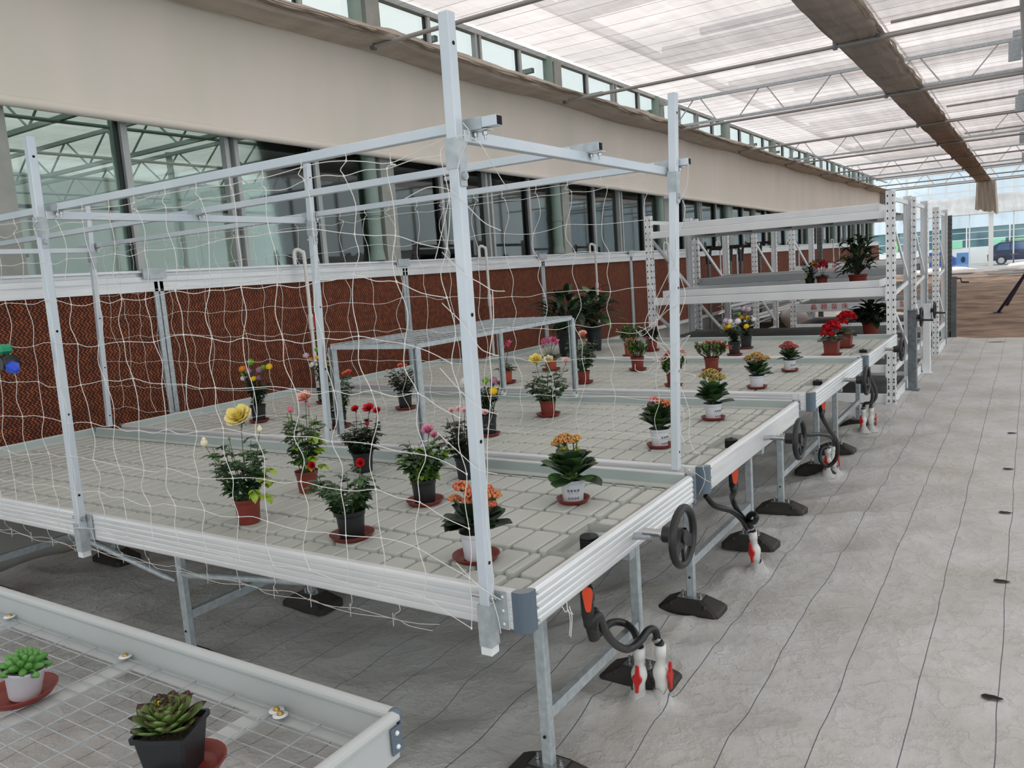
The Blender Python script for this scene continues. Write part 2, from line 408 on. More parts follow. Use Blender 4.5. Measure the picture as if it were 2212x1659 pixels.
# wires that carry the screens, and roof members above them
mb = MB()
for k in range(-10, 98):
    y = k*0.46+0.2; mb.tube([(-6.5, y, ZS-0.085), (6.1, y, ZS-0.085)], 0.0022, 3, 0, False)
o = mb.build('screen_wires', 'dark_galvanised'); structure(o)
mb = MB()
for k in range(0, 12):
    y = -5.5+k*4.55; mb.box((0, y, 6.3), (13.4, 0.5, 0.35))
    mb.box((0, y+2.27, 7.3), (13.4, 0.12, 0.16))
for x in (-6.5, -3.3, 0, 3.3, 6.4):
    mb.box((x, 20, 6.1), (0.12, 52, 0.14))
o = mb.build('roof_gutters', 'galvanised_steel'); structure(o)

# folded parked screens: along the left wall and the dark strip down the middle
def parked(name, x0, x1, y0, y1, z, mt, droop, seed, label, lip=0.05):
    mb = MB(); vs = []; us = 13
    ys_ = axis_pts([(y0, y1, 0.11)])
    for y in ys_:
        ph = min(abs(y-r) for r in RODY); hang = droop*(1-math.exp(-(ph/1.1)**2))
        ex = 0.05*noise.noise(Vector((y*1.3, seed, 0)))+0.03*noise.noise(Vector((y*4.1, seed, 3)))
        for i in range(us+1):
            t = i/us; x = x0+(x1-x0+ex)*t
            zz = z-hang*sin(pi*t)**0.6 - hang*0.4*t + 0.018*noise.noise(Vector((t*5, y*1.6, seed))) + 0.012*sin(t*38+2*noise.noise(Vector((y*0.8, 0, seed))))
            vs.append((x, y, zz))
        for i in range(us, -1, -1):
            t = i/us; x = x0+(x1-x0+ex)*t
            vs.append((x, y, z+0.10+0.02*sin(i*2.4+y)))
    n = 2*us+2
    mb.add(vs, [(j*n+i, j*n+(i+1) % n, (j+1)*n+(i+1) % n, (j+1)*n+i) for j in range(len(ys_)-1) for i in range(n)], 0, True)
    for q in range(5):                                     # loose fold edges along the open side
        pts = []; 
        for y in ys_:
            ph = min(abs(y-r) for r in RODY); hang = droop*(1-math.exp(-(ph/1.1)**2))
            pts.append((x1+0.02+0.035*noise.noise(Vector((y*1.7, q*3.1, seed)))+0.01*q, y, z+0.015*q-hang*0.5+0.02*noise.noise(Vector((y*2.2, q*7.0, seed+2)))))
        for a in range(len(pts)-1):
            p, r = Vector(pts[a]), Vector(pts[a+1]); dn = Vector((-lip, 0, 0.012))
            mb.add([p, r, r+dn, p+dn], [(0,1,2,3)], 1, True)
    return structure(mb.build(name, [mt, 'folded_screen']), label)
parked('ceiling_trim', -6.5, -6.0, 0.9, 45, 4.58, 'folded_screen', 0.05, 5.0, 'drooping folded screen parked along the left wall')
parked('ceiling_trim', -2.2, -1.68, -5, 44.9, 4.60, 'dark_folded_screen', 0.03, 9.0, 'dark folded screen strip running down the house')
for nm, xa, xb, lab in (('curtain_end', -2.25, -1.45, 'gathered end of the dark screen strip hanging at the gable'), ('curtain_end', -6.5, -5.9, 'gathered screen end hanging in the left corner')):
    mb = MB(); vs = []; n = 60
    for k in range(5):
        z = 4.62-k*0.32
        for i in range(n+1):
            t = i/n; vs.append((xa+(xb-xa)*t+0.04*k*(t-0.3), 44.9+0.12*sin(t*46)+0.05*sin(t*17+k), z-0.12*(k/4)*noise.noise(Vector((t*6, k, 0)))-0.25*(k/4)*t))
    mb.add(vs, [(k*(n+1)+i, k*(n+1)+i+1, (k+1)*(n+1)+i+1, (k+1)*(n+1)+i) for k in range(4) for i in range(n)], 0, True)
    tag(mb.build(nm, 'folded_screen'), lab, 'curtain')

# rods, racks with teeth, trusses
ROD_L = ['round rod nearest the camera, crossing behind the front right post top', 'second round rod from the camera, with toothed rack beyond the dark strip', 'round rod just below the nearest lattice truss',
         'fourth round rod, alone between the first two trusses', 'round rod just below the second lattice truss', 'sixth round rod, beyond the second truss', 'seventh round rod, by the third truss',
         'eighth round rod, near the end of the dark strip', 'farthest round rod, where the dark strip ends at the gable']
for i, y in enumerate(RODY):
    t = thing('support_rod', ROD_L[i], 'pipe', (-6.28, y, 4.565), 'round rods carrying the screens across the house')
    mb = MB(); mb.cyl((-6.28, y, 4.565), (6.2, y, 4.565), 0.026, 8)
    part(mb, 'rod', 'rod_steel', t)
    for cx_, cz_ in ((-6.24,4.60),(-2.2,4.60),(-1.68,4.64)):
        mb = MB(); mb.box((cx_, y, cz_), (0.05, 0.06, 0.15)); part(mb, 'rod_clip', 'dark_galvanised', t)
    if i in (0, 1, 2, 3):
        mb = MB(); mb.box((1.9, y+0.045, 4.60), (7.0, 0.02, 0.03))
        for k in range(300): mb.box((-1.55+k*0.0233, y+0.045, 4.58), (0.011, 0.02, 0.014))
        part(mb, 'toothed_rack', 'rod_steel', t)
def truss(y, zb, zt, x0, x1, ph, label):
    t = thing('roof_truss', label, 'truss', (x0, y, zb))
    mb = MB(); mb.box(((x0+x1)/2, y, zb), (x1-x0, 0.05, 0.05)); part(mb, 'bottom_chord', 'galvanised_steel', t)
    mb = MB(); mb.box(((x0+x1)/2, y, zt), (x1-x0, 0.05, 0.055)); part(mb, 'top_chord', 'galvanised_steel', t)
    x = x0+ph; k = 0; st = 0.66
    while x < x1-st:
        mb = MB(); mb.cyl((x+0.06, y, zb), (x+st/2+0.15, y, zt), 0.0125, 6) if k % 2 == 0 else mb.cyl((x-0.06+0.0, y, zt), (x+st/2+0.15-0.2, y, zb), 0.0125, 6)
        part(mb, 'web_diagonal', 'galvanised_steel', t); x += st; k += 1
for y, ph, lab in ((16.26, 0.25, 'nearest flat steel lattice truss under the screen'), (25.4, 0.2, 'second steel lattice truss down the house'), (34.6, 0.1, 'third steel lattice truss, far down the house'), (43.9, 0.3, 'farthest lattice truss at the gable')):
    truss(y, 4.66, 5.15, -6.5, 6.2, ph, lab)
for y, lb in ((13.3, 'nearest'), (19.2, 'second'), (22.4, 'third'), (28.5, 'farthest')):
    mb = MB(); mb.cyl((-1.75, y, 5.12), (6.2, y, 5.12), 0.024, 8)
    tag(mb.build('purlin_pipe', 'rod_steel'), lb+' thin pipe high under the right screen', 'pipe', 'thin pipes under the right screen')
# long round duct on the right with flat brackets
t = thing('screen_drive_tube', 'thick grey tube running along the ceiling at the right edge', 'tube', (-0.1, 11, 4.59))
mb = MB(); mb.cyl((0.03, 3, 4.62), (0.03, 45, 4.62), 0.19, 20); part(mb, 'tube', 'grey_paint_and_shade', t)
for yy in (14.1, 19.7, 26.5, 33.0):
    mb = MB(); mb.box((-0.24, yy, 4.58), (0.16, 0.05, 0.30)); mb.box((-0.02, yy, 4.80), (0.5, 0.05, 0.08)); part(mb, 'bracket', 'galvanised_steel', t)

# ---------------------------------------------------------------- left wall: pads, gutter, glazing, curtain
def _pad(nt, N, L):
    b = N['Principled BSDF']; b.inputs['Roughness'].default_value = 0.85
    g = N.new('ShaderNodeNewGeometry'); sx = N.new('ShaderNodeSeparateXYZ'); L.new(g.outputs['Position'], sx.inputs[0])
    def mth(op, a, b_=None, c=None):
        m = N.new('ShaderNodeMath'); m.operation = op
        for i, q in enumerate((a, b_, c)):
            if q is None: continue
            if isinstance(q, (int, float)): m.inputs[i].default_value = q
            else: L.new(q, m.inputs[i])
        return m.outputs[0]
    Yp, Zp = sx.outputs[1], sx.outputs[2]
    # corrugated honeycomb: flutes that step up and down, open cells between
    zi = mth('MULTIPLY', Zp, 1/0.030)
    wav = mth('MULTIPLY', mth('SINE', mth('MULTIPLY', Zp, 2*pi/0.060)), 0.0085)
    yw = mth('ADD', Yp, wav)
    cy_ = mth('SINE', mth('MULTIPLY', yw, 2*pi/0.034))
    cz_ = mth('SINE', mth('MULTIPLY', Zp, 2*pi/0.027))
    v = mth('MULTIPLY_ADD', mth('MULTIPLY', cy_, cz_), 0.32, 0.40)
    nz = N.new('ShaderNodeTexNoise'); nz.inputs['Scale'].default_value = 22; nz.inputs['Detail'].default_value = 4; L.new(g.outputs['Position'], nz.inputs['Vector'])
    v2 = mth('MULTIPLY_ADD', nz.outputs['Fac'], 0.5, mth('SUBTRACT', v, 0.22))
    rp = N.new('ShaderNodeValToRGB'); L.new(v2, rp.inputs[0])
    e = rp.color_ramp.elements; e[0].position = 0.22; e[0].color = rgb(38,14,6); e[1].position = 0.80; e[1].color = rgb(190,112,62)
    x = rp.color_ramp.elements.new(0.5); x.color = rgb(98,42,22)
    L.new(rp.outputs[0], b.inputs['Base Color'])
    bp = N.new('ShaderNodeBump'); bp.inputs['Strength'].default_value = 0.6; bp.inputs['Distance'].default_value = 0.008; L.new(v, bp.inputs['Height']); L.new(bp.outputs[0], b.inputs['Normal'])
simple_mat('cellulose_pad', _pad)
mb = MB(); mb.box((-6.62, 21, 0.3), (0.18, 54, 0.66)); structure(mb.build('wall_left', 'concrete'), 'low concrete base under the cooling pads')
t = thing('cooling_pad_wall', 'long brown corrugated cooling pad wall in aluminium frame under the windows', 'cooling pad', (WX, 4, 0))
PM = [4.34+3.372*k for k in range(-1, 13)]
for k in range(len(PM)-1):
    a, b_ = PM[k], PM[k+1]
    mb = MB(); mb.box((-6.58, (a+b_)/2, 1.355), (0.09, b_-a-0.05, 1.47)); part(mb, 'pad_panel', 'cellulose_pad', t)
for y in PM:
    mb = MB()
    for dy in (-0.027, 0.027): mb.box((-6.52, y+dy, 1.37), (0.03, 0.044, 1.46), 0, None, 0.005)
    part(mb, 'pad_mullion', 'galvanised_steel', t)
mb = MB()
mb.extrude([(0,0),(0.055,0),(0.055,0.045),(0.03,0.05),(0.03,0.075),(0.06,0.08),(0.06,0.10),(0,0.10)], (-6.55, 0.9, 2.09), (-6.55, 44.8, 2.09), (1,0,0), (0,0,1))
mb.box((-6.52, 22.9, 2.05), (0.03, 43.8, 0.09))
part(mb, 'top_gutter', 'aluminium', t)
mb = MB(); mb.box((-6.5, 22.9, 0.60), (0.12, 43.8, 0.06)); part(mb, 'bottom_gutter', 'aluminium', t)
mb = MB()
for y in PM[1:]: mb.box((-6.475, y-0.05, 2.16), (0.02, 0.22, 0.09))
part(mb, 'joint_sleeve', 'galvanised_steel', t)

# glass
def _glass(nt, N, L):
    N.remove(N['Principled BSDF']); out = N['Material Output']
    tr = N.new('ShaderNodeBsdfTransparent'); tr.inputs[0].default_value = (0.62, 0.70, 0.67, 1)
    gl = N.new('ShaderNodeBsdfGlossy'); gl.inputs['Roughness'].default_value = 0.03; gl.inputs[0].default_value = (0.85, 0.9, 0.88, 1)
    fr = N.new('ShaderNodeFresnel'); fr.inputs[0].default_value = 1.5
    ad = N.new('ShaderNodeMath'); ad.operation = 'MULTIPLY_ADD'; L.new(fr.outputs[0], ad.inputs[0]); ad.inputs[1].default_value = 1.2; ad.inputs[2].default_value = 0.03
    mx = N.new('ShaderNodeMixShader'); L.new(ad.outputs[0], mx.inputs[0]); L.new(tr.outputs[0], mx.inputs[1]); L.new(gl.outputs[0], mx.inputs[2]); L.new(mx.outputs[0], out.inputs[0])
simple_mat('green_glass', _glass)
def _glass2(nt, N, L):
    N.remove(N['Principled BSDF']); out = N['Material Output']
    tr = N.new('ShaderNodeBsdfTransparent'); tr.inputs[0].default_value = (0.93, 0.96, 0.97, 1)
    gl = N.new('ShaderNodeBsdfGlossy'); gl.inputs['Roughness'].default_value = 0.05
    mx = N.new('ShaderNodeMixShader'); mx.inputs[0].default_value = 0.06; L.new(tr.outputs[0], mx.inputs[1]); L.new(gl.outputs[0], mx.inputs[2]); L.new(mx.outputs[0], out.inputs[0])
simple_mat('clear_glass', _glass2)
def _glass3(nt, N, L):
    _glass2(nt, N, L)
    [q for q in N if q.type == 'BSDF_TRANSPARENT'][0].inputs[0].default_value = (0.66, 0.70, 0.695, 1)
simple_mat('pale_glass', _glass3)
mat('window_frame_paint', rgb(166,172,172), 0.5, 0.2, rgb(178,182,180), 4)
mat('green_column_paint', rgb(128,150,142), 0.5, 0.0, rgb(140,160,150), 3)
mat('column_concrete', rgb(150,154,148), 0.8, 0.0, rgb(166,168,162), 5)
mullY = [0.9+1.105*k for k in range(-5, 40)]
k = 0
for i in range(len(mullY)-1):
    a, b_ = mullY[i], mullY[i+1]
    mb = MB(); mb.box((-6.60, (a+b_)/2, 3.50), (0.008, b_-a, 2.62)); mb.box((-6.60, (a+b_)/2, 5.04), (0.008, b_-a, 0.46), 1); o = mb.build('window_%d' % (i+1), ['green_glass', 'pale_glass'])
    structure(o); 
    mb = MB(); dbl = (i % 4 == 1); colm = (i % 4 == 3)
    if dbl:
        mb.box((-6.56, a-0.055, 3.72), (0.07, 0.045, 3.1)); mb.box((-6.56, a+0.055, 3.72), (0.07, 0.045, 3.1)); mb.box((-6.6, a, 3.72), (0.02, 0.09, 3.1))
    elif colm: mb.box((-6.56, a+0.06, 3.72), (0.07, 0.05, 3.1))
    else: mb.box((-6.56, a, 3.72), (0.07, 0.06, 3.1)); mb.box((-6.575, a-0.045, 3.72), (0.03, 0.03, 3.1), 1)
    part(mb, 'window_mullion', ['window_frame_paint', 'black_plastic'], o)
mb = MB(); mb.box((-6.56, 21, 5.29), (0.09, 54, 0.07)); mb.box((-6.56, 21, 4.80), (0.05, 54, 0.05)); structure(mb.build('trim_1', 'window_frame_paint'), 'eaves rail over the high windows')
for k in range(-2, 10):
    y = 3.16+4.42*k
    if y > 44: break
    mb = MB(); mb.box((-6.545, y-0.03, 3.74), (0.07, 0.24, 3.1)); mb.cyl((-6.545, y-0.30, 2.30), (-6.545, y-0.30, 5.3), 0.078, 14, 1); mb.cyl((-6.545, y-0.30, 2.72), (-6.545, y-0.30, 2.80), 0.088, 14, 1); mb.cyl((-6.545, y-0.30, 2.2), (-6.545, y-0.30, 2.32), 0.10, 14, 1, 0.08)
    structure(mb.build('wall_left_column', ['column_concrete', 'green_column_paint']), 'wall column with green downpipe behind the glass')
mb = MB(); vs = []
ys_ = axis_pts([(0.9,20,0.25),(20,44.8,0.6)])
for y in ys_:
    zb = 3.50-0.0125*max(0, y-3) if y < 25 else 3.225-0.002*(y-25)
    for i in range(9):
        t = i/8; z = zb+(4.62-zb)*t
        vs.append((-6.44+0.02*noise.noise(Vector((y*0.6, z*0.3, 0)))+0.035*sin(pi*t)*noise.noise(Vector((y*0.25, 3, 0))), y, z))
mb.add(vs, [(j*9+i, j*9+i+1, (j+1)*9+i+1, (j+1)*9+i) for j in range(len(ys_)-1) for i in range(8)], 0, True)
cu = mb.build('side_curtain', 'curtain_cloth'); tag(cu, 'long beige roll-up side curtain hanging over the upper windows', 'curtain')
mb = MB(); pts = [(-6.42, y, (3.50-0.0125*max(0, y-3) if y < 25 else 3.225-0.002*(y-25))-0.02) for y in ys_]
mb.tube(pts, 0.042, 12); mb.build('roller_tube', 'curtain_cloth', cu)
mb = MB()
for y in (5.36, 9.8, 14.2, 18.6): mb.box((-6.475, y, 4.05), (0.015, 0.12, 1.1))
mb.build('seam_strip', 'curtain_cloth', cu)

# bay beyond the glass: sagging screen, trusses, green posts, pale far wall
mat('next_bay_wall', rgb(186,194,188), 0.8, 0.0, rgb(214,222,218), 0.5)
mat('next_bay_dark', rgb(58,82,62), 0.8, 0.0, rgb(120,142,126), 0.9, detail=8, lo=0.42, hi=0.62)
mb = MB(); vs = []
gx = axis_pts([(-22,-8.6,0.8)]); gy = axis_pts([(-2,30,0.8)])
for y in gy:
    for x in gx: vs.append((x, y, 5.4+0.06*noise.noise(Vector((x*0.8, y*0.6, 4)))))
nx = len(gx); mb.add(vs, [(j*nx+i, j*nx+i+1, (j+1)*nx+i+1, (j+1)*nx+i) for j in range(len(gy)-1) for i in range(nx-1)], 0, True)
structure(mb.build('ceiling', 'shade_screen'), 'screen over the neighbouring bay')
mb = MB(); mb.box((-22, 15, 1.2), (0.2, 38, 2.4)); mb.box((-22, 15, 5.0), (0.2, 38, 1.0), 1)
for k in range(5, 20): mb.box((-22, -15+2.5*k, 3.4), (0.2, 2.52 if k < 18 else 0.3, 2.4), 1)
structure(mb.build('wall_next_bay', ['next_bay_dark', 'next_bay_wall']), 'far wall of the neighbouring bay')
mb = MB(); mb.box((-22.05, 9, 3.4), (0.02, 50, 2.4)); structure(mb.build('window_63', 'green_glass'))
mb = MB()
for k in range(14): mb.box((-14.3, -1+2.5*k, 4.55), (15.2, 0.07, 0.07)); mb.box((-14.3, -1+2.5*k, 5.1), (15.2, 0.07, 0.07))
for k in range(14):
    y = -1+2.5*k; x = -21.5; q = 0
    while x < -7.2:
        mb.cyl((x, y, 4.55 if q % 2 else 5.1), (x+0.7, y, 5.1 if q % 2 else 4.55), 0.02, 5); x += 0.7; q += 1
for k in range(-2, 14):
    for xx in (-11.5, -16.5): mb.cyl((xx, -6+4.42*k, 0), (xx, -6+4.42*k, 5.2), 0.07, 10)
for xx in (-9, -11.5, -14, -16.5, -19): mb.cyl((xx, -8, 4.5), (xx, 30, 4.5), 0.03, 6)
structure(mb.build('trim_2', 'green_column_paint'), 'trusses and posts of the neighbouring bay')
for (px, py, pz, dx, dy, dz, mt, lab) in ((-12.5,6,0.55,7,9,1.1,'next_bay_dark','long dark green benches in the neighbouring bay'), (-13,20,0.6,6,12,1.2,'next_bay_dark','far dark benches in the neighbouring bay')):
    mb = MB()
    for q in range(6): mb.box((px, py-dy/2+dy*(q+0.5)/6, pz+0.45), (dx, dy/6-0.3, 0.08)); 
    for q in range(6):
        for s in (-1, 1): mb.box((px+s*dx*0.4, py-dy/2+dy*(q+0.5)/6, 0.5), (0.08, 0.08, 1.0))
    tag(mb.build('nursery_bench', mt), lab, 'bench')

# unseen right and near walls, added for the light and mostly glazed
mat('plain_sheet', rgb(196,198,196), 0.7, 0.0, rgb(206,208,206), 1.0)
mb = MB(); mb.box((6.4, 20, 0.2), (0.1, 54, 0.4))
for k in range(28): mb.box((6.4, -6+2*k, 2.7), (0.08, 0.08, 5.4))
structure(mb.build('wall_right', 'plain_sheet'))
mb = MB(); mb.box((6.42, 20, 2.9), (0.02, 54, 5.0)); structure(mb.build('window_60', 'clear_glass'))
mb = MB(); mb.box((0, -6.2, 0.2), (13.2, 0.1, 0.4))
for k in range(12): mb.box((-6.5+1.18*k, -6.2, 2.7), (0.08, 0.08, 5.4))
structure(mb.build('wall_near', 'plain_sheet'))
mb = MB(); mb.box((0, -6.22, 2.9), (13, 0.02, 5.0)); structure(mb.build('window_62', 'clear_glass'))

# ---------------------------------------------------------------- far gable
GY = 54.0
mat('gable_frame', rgb(206,212,214), 0.5)
mb = MB()
for x, w in ((-6.3,0.12),(-5.15,0.06),(-4.2,0.05),(-3.03,0.07),(-1.96,0.24),(-0.86,0.07),(0.3,0.06),(1.5,0.06),(2.7,0.24),(4.0,0.06),(5.2,0.06)): mb.box((x, GY, 3.2), (w, 0.12, 6.4))
for z in (4.30, 4.72, 5.25, 5.8, 3.36): mb.box((0, GY, z), (13.4, 0.1, 0.05))
mb.box((0, GY, 2.35), (13.4, 0.06, 0.035))
o = mb.build('wall_back', 'gable_frame'); structure(o, 'glazed gable frame at the far end')
mb = MB(); mb.box((0, GY+0.05, 3.3), (13.4, 0.01, 6.4)); structure(mb.build('window_61', 'clear_glass'), 'gable glass')
mb = MB(); vs = []
for i in range(61):
    t = i/60; x = -6.6+13.2*t
    for k in range(7):
        q = k/6; vs.append((x, GY-0.25+0.06*sin(q*9+x)+0.05*noise.noise(Vector((x*1.5, q*3, 0))), 3.40+1.0*q+0.04*noise.noise(Vector((x*2, q, 4)))))
mb.add(vs, [(i*7+k, (i+1)*7+k, (i+1)*7+k+1, i*7+k+1) for i in range(60) for k in range(6)], 0, True)
tag(mb.build('rolled_film', 'film_roll'), 'white film curtain rolled across the far gable glass', 'curtain')
# ================================================================ GROW BENCHES
BT = 0.97             # top of the bench rails
RH = 0.125            # rail height
def rail(mb, a, b, inward, flat=False, h=RH, m=0, mt=1, dp=0.005):
    """ribbed aluminium rail from a to b; inward = unit vector to the inside"""
    w = Vector(inward); z = Vector((0,0,1))
    if flat: poly = [(0,0),(-0.0,0.0),(-0.004,0.008),(-0.004,h-0.014),(0,h-0.004),(0.006,h),(0.024,h),(0.024,h-0.012),(0.008,h-0.016),(0.008,0.0)]
    else:
        poly = [(0,0)]; n = 5
        for k in range(n):
            z0 = 0.004+(h-0.010)*k/n; z1 = 0.004+(h-0.010)*(k+1)/n
            poly += [(-0.006+dp,z0),(-0.006,z0+0.006),(-0.006,z1-0.006),(-0.006+dp,z1)]
        poly += [(0,h),(0.022,h),(0.022,h-0.012),(0.008,h-0.016),(0.008,0)]
    mb.extrude(poly, Vector(a), Vector(b), w, z, m)
def pads(mb, xs_, ys_, ztop, zbot, gx, gy, skip=None):
    """moulded pads between the grid lines xs_ x ys_, with cut corners and sloped flanks"""
    for i in range(len(xs_)-1):
        for j in range(len(ys_)-1):
            x0, x1, y0, y1 = xs_[i]+gx/2, xs_[i+1]-gx/2, ys_[j]+gy/2, ys_[j+1]-gy/2
            if skip and skip((x0+x1)/2, (y0+y1)/2): continue
            if x1-x0 < 0.02 or y1-y0 < 0.02: continue
            rings = []
            for (ins, z, c) in ((-0.0015, zbot, 0.018), (0.0005, ztop-0.006, 0.015), (0.0025, ztop-0.0015, 0.013), (0.006, ztop, 0.011)):
                a, b, d, e = x0+ins, x1-ins, y0+ins, y1-ins
                rings += [(a+c,d,z),(b-c,d,z),(b-c*0.3,d+c*0.3,z),(b,d+c,z),(b,e-c,z),(b-c*0.3,e-c*0.3,z),(b-c,e,z),(a+c,e,z),(a+c*0.3,e-c*0.3,z),(a,e-c,z),(a,d+c,z),(a+c*0.3,d+c*0.3,z)]
            fs = []
            for r in range(3):
                for k in range(12): fs.append((r*12+k, r*12+(k+1) % 12, (r+1)*12+(k+1) % 12, (r+1)*12+k))
            fs.append(tuple(range(36, 48)))
            mb.add(rings, fs[:-1], 0, True); mb.add(rings[36:], [tuple(range(12))], 0)
def handwheel(parent, c, r=0.106):
    c = Vector(c)
    mb = MB(); pts = [c+Vector((0, r*cos(2*pi*k/36), r*sin(2*pi*k/36))) for k in range(36)]
    mb.tube(pts, 0.0150, 12, 0, closed=True)
    for k in range(3):
        a = radians((-28, 208, 270)[k]); d = Vector((0, cos(a), sin(a))); n = Vector((0, -sin(a), cos(a)))
        q = []
        for t, w_, dx in ((0.006, 0.034, 0.0), (0.05, 0.026 if k < 2 else 0.004, -0.004), (r-0.008, 0.022 if k < 2 else 0.004, 0)):
            q.append((c+d*t+n*w_+Vector((dx-0.006,0,0)), c+d*t-n*w_+Vector((dx-0.006,0,0)), c+d*t-n*w_+Vector((dx+0.006,0,0)), c+d*t+n*w_+Vector((dx+0.006,0,0))))
        for i in range(2):
            a8 = list(q[i])+list(q[i+1]); mb.add(a8, [(0,1,5,4),(1,2,6,5),(2,3,7,6),(3,0,4,7)], 0)
    mb.cyl(c+Vector((-0.075,0,0)), c+Vector((-0.002,0,0)), 0.032, 18); mb.cyl(c+Vector((-0.01,0,0)), c+Vector((0.012,0,0)), 0.026, 18)
    w = part(mb, 'handwheel', 'black_plastic', parent)
    mb = MB(); mb.cyl(c+Vector((-0.16,0,0)), c+Vector((-0.07,0,0)), 0.015, 12); mb.cyl(c+Vector((-0.085,0,0)), c+Vector((-0.075,0,0)), 0.026, 14)
    part(mb, 'wheel_shaft', 'bolt_steel', w)
def rubber_foot(parent, x, y, rot=0.0, z=0.012):
    L_, W_, H_ = 0.345, 0.20, 0.092
    Rz = Matrix.Rotation(rot, 3, 'Z')
    mb = MB(); rings = []
    for (l, w_, zz) in ((L_, W_, 0), (L_, W_, 0.036), (L_-0.02, W_-0.018, 0.046), (L_*0.46, W_*0.55, H_), ):
        c = 0.018
        a, b = l/2, w_/2
        rings.append([Rz @ Vector(p) + Vector((x, y, z)) for p in ((-a+c,-b,zz),(a-c,-b,zz),(a,-b+c,zz),(a,b-c,zz),(a-c,b,zz),(-a+c,b,zz),(-a,b-c,zz),(-a,-b+c,zz))])
    vs = sum(rings, []); fs = [(r*8+k, r*8+(k+1) % 8, (r+1)*8+(k+1) % 8, (r+1)*8+k) for r in range(3) for k in range(8)]+[tuple(range(24, 32))]
    mb.add(vs, fs, 0)
    for sx in (-1, 1):
        p = Rz @ Vector((sx*0.095, -W_*0.34, 0.062)) + Vector((x, y, z)); mb.sphere(p, 0.016, 8, 5)
    f = part(mb, 'rubber_foot', 'black_rubber', parent)
    mb = MB(); mb.box(Vector((x, y, z+H_+0.002)), (0.135, 0.085, 0.005), 0, Rz)
    for sx in (-1, 1):
        p = Rz @ Vector((sx*0.050, 0.0, 0)) + Vector((x, y, z+H_)); mb.cyl(p, p+Vector((0,0,0.030)), 0.006, 6); mb.cyl(p+Vector((0,0,0.006)), p+Vector((0,0,0.014)), 0.012, 6)
    part(mb, 'foot_plate', 'bolt_steel', parent)
def bench_leg(parent, x, y, top, lean=0.0):
    mb = MB(); s = 0.045
    mb.bar((x-lean, y, 0.10), (x, y, top), s, s*0.8, 0, (0,1,0), 0.004)
    for z in (0.22, top-0.06):
        mb.cyl((x, y-s*0.5-0.002, z), (x, y-s*0.5+0.002, z), 0.006, 8, 1); mb.cyl((x+s*0.4+0.001, y, z), (x+s*0.45+0.002, y, z), 0.006, 8, 1)
    lg = part(mb, 'leg', ['galvanised_steel', 'hole_black'], parent)
    rubber_foot(lg, x-lean, y)
    return lg

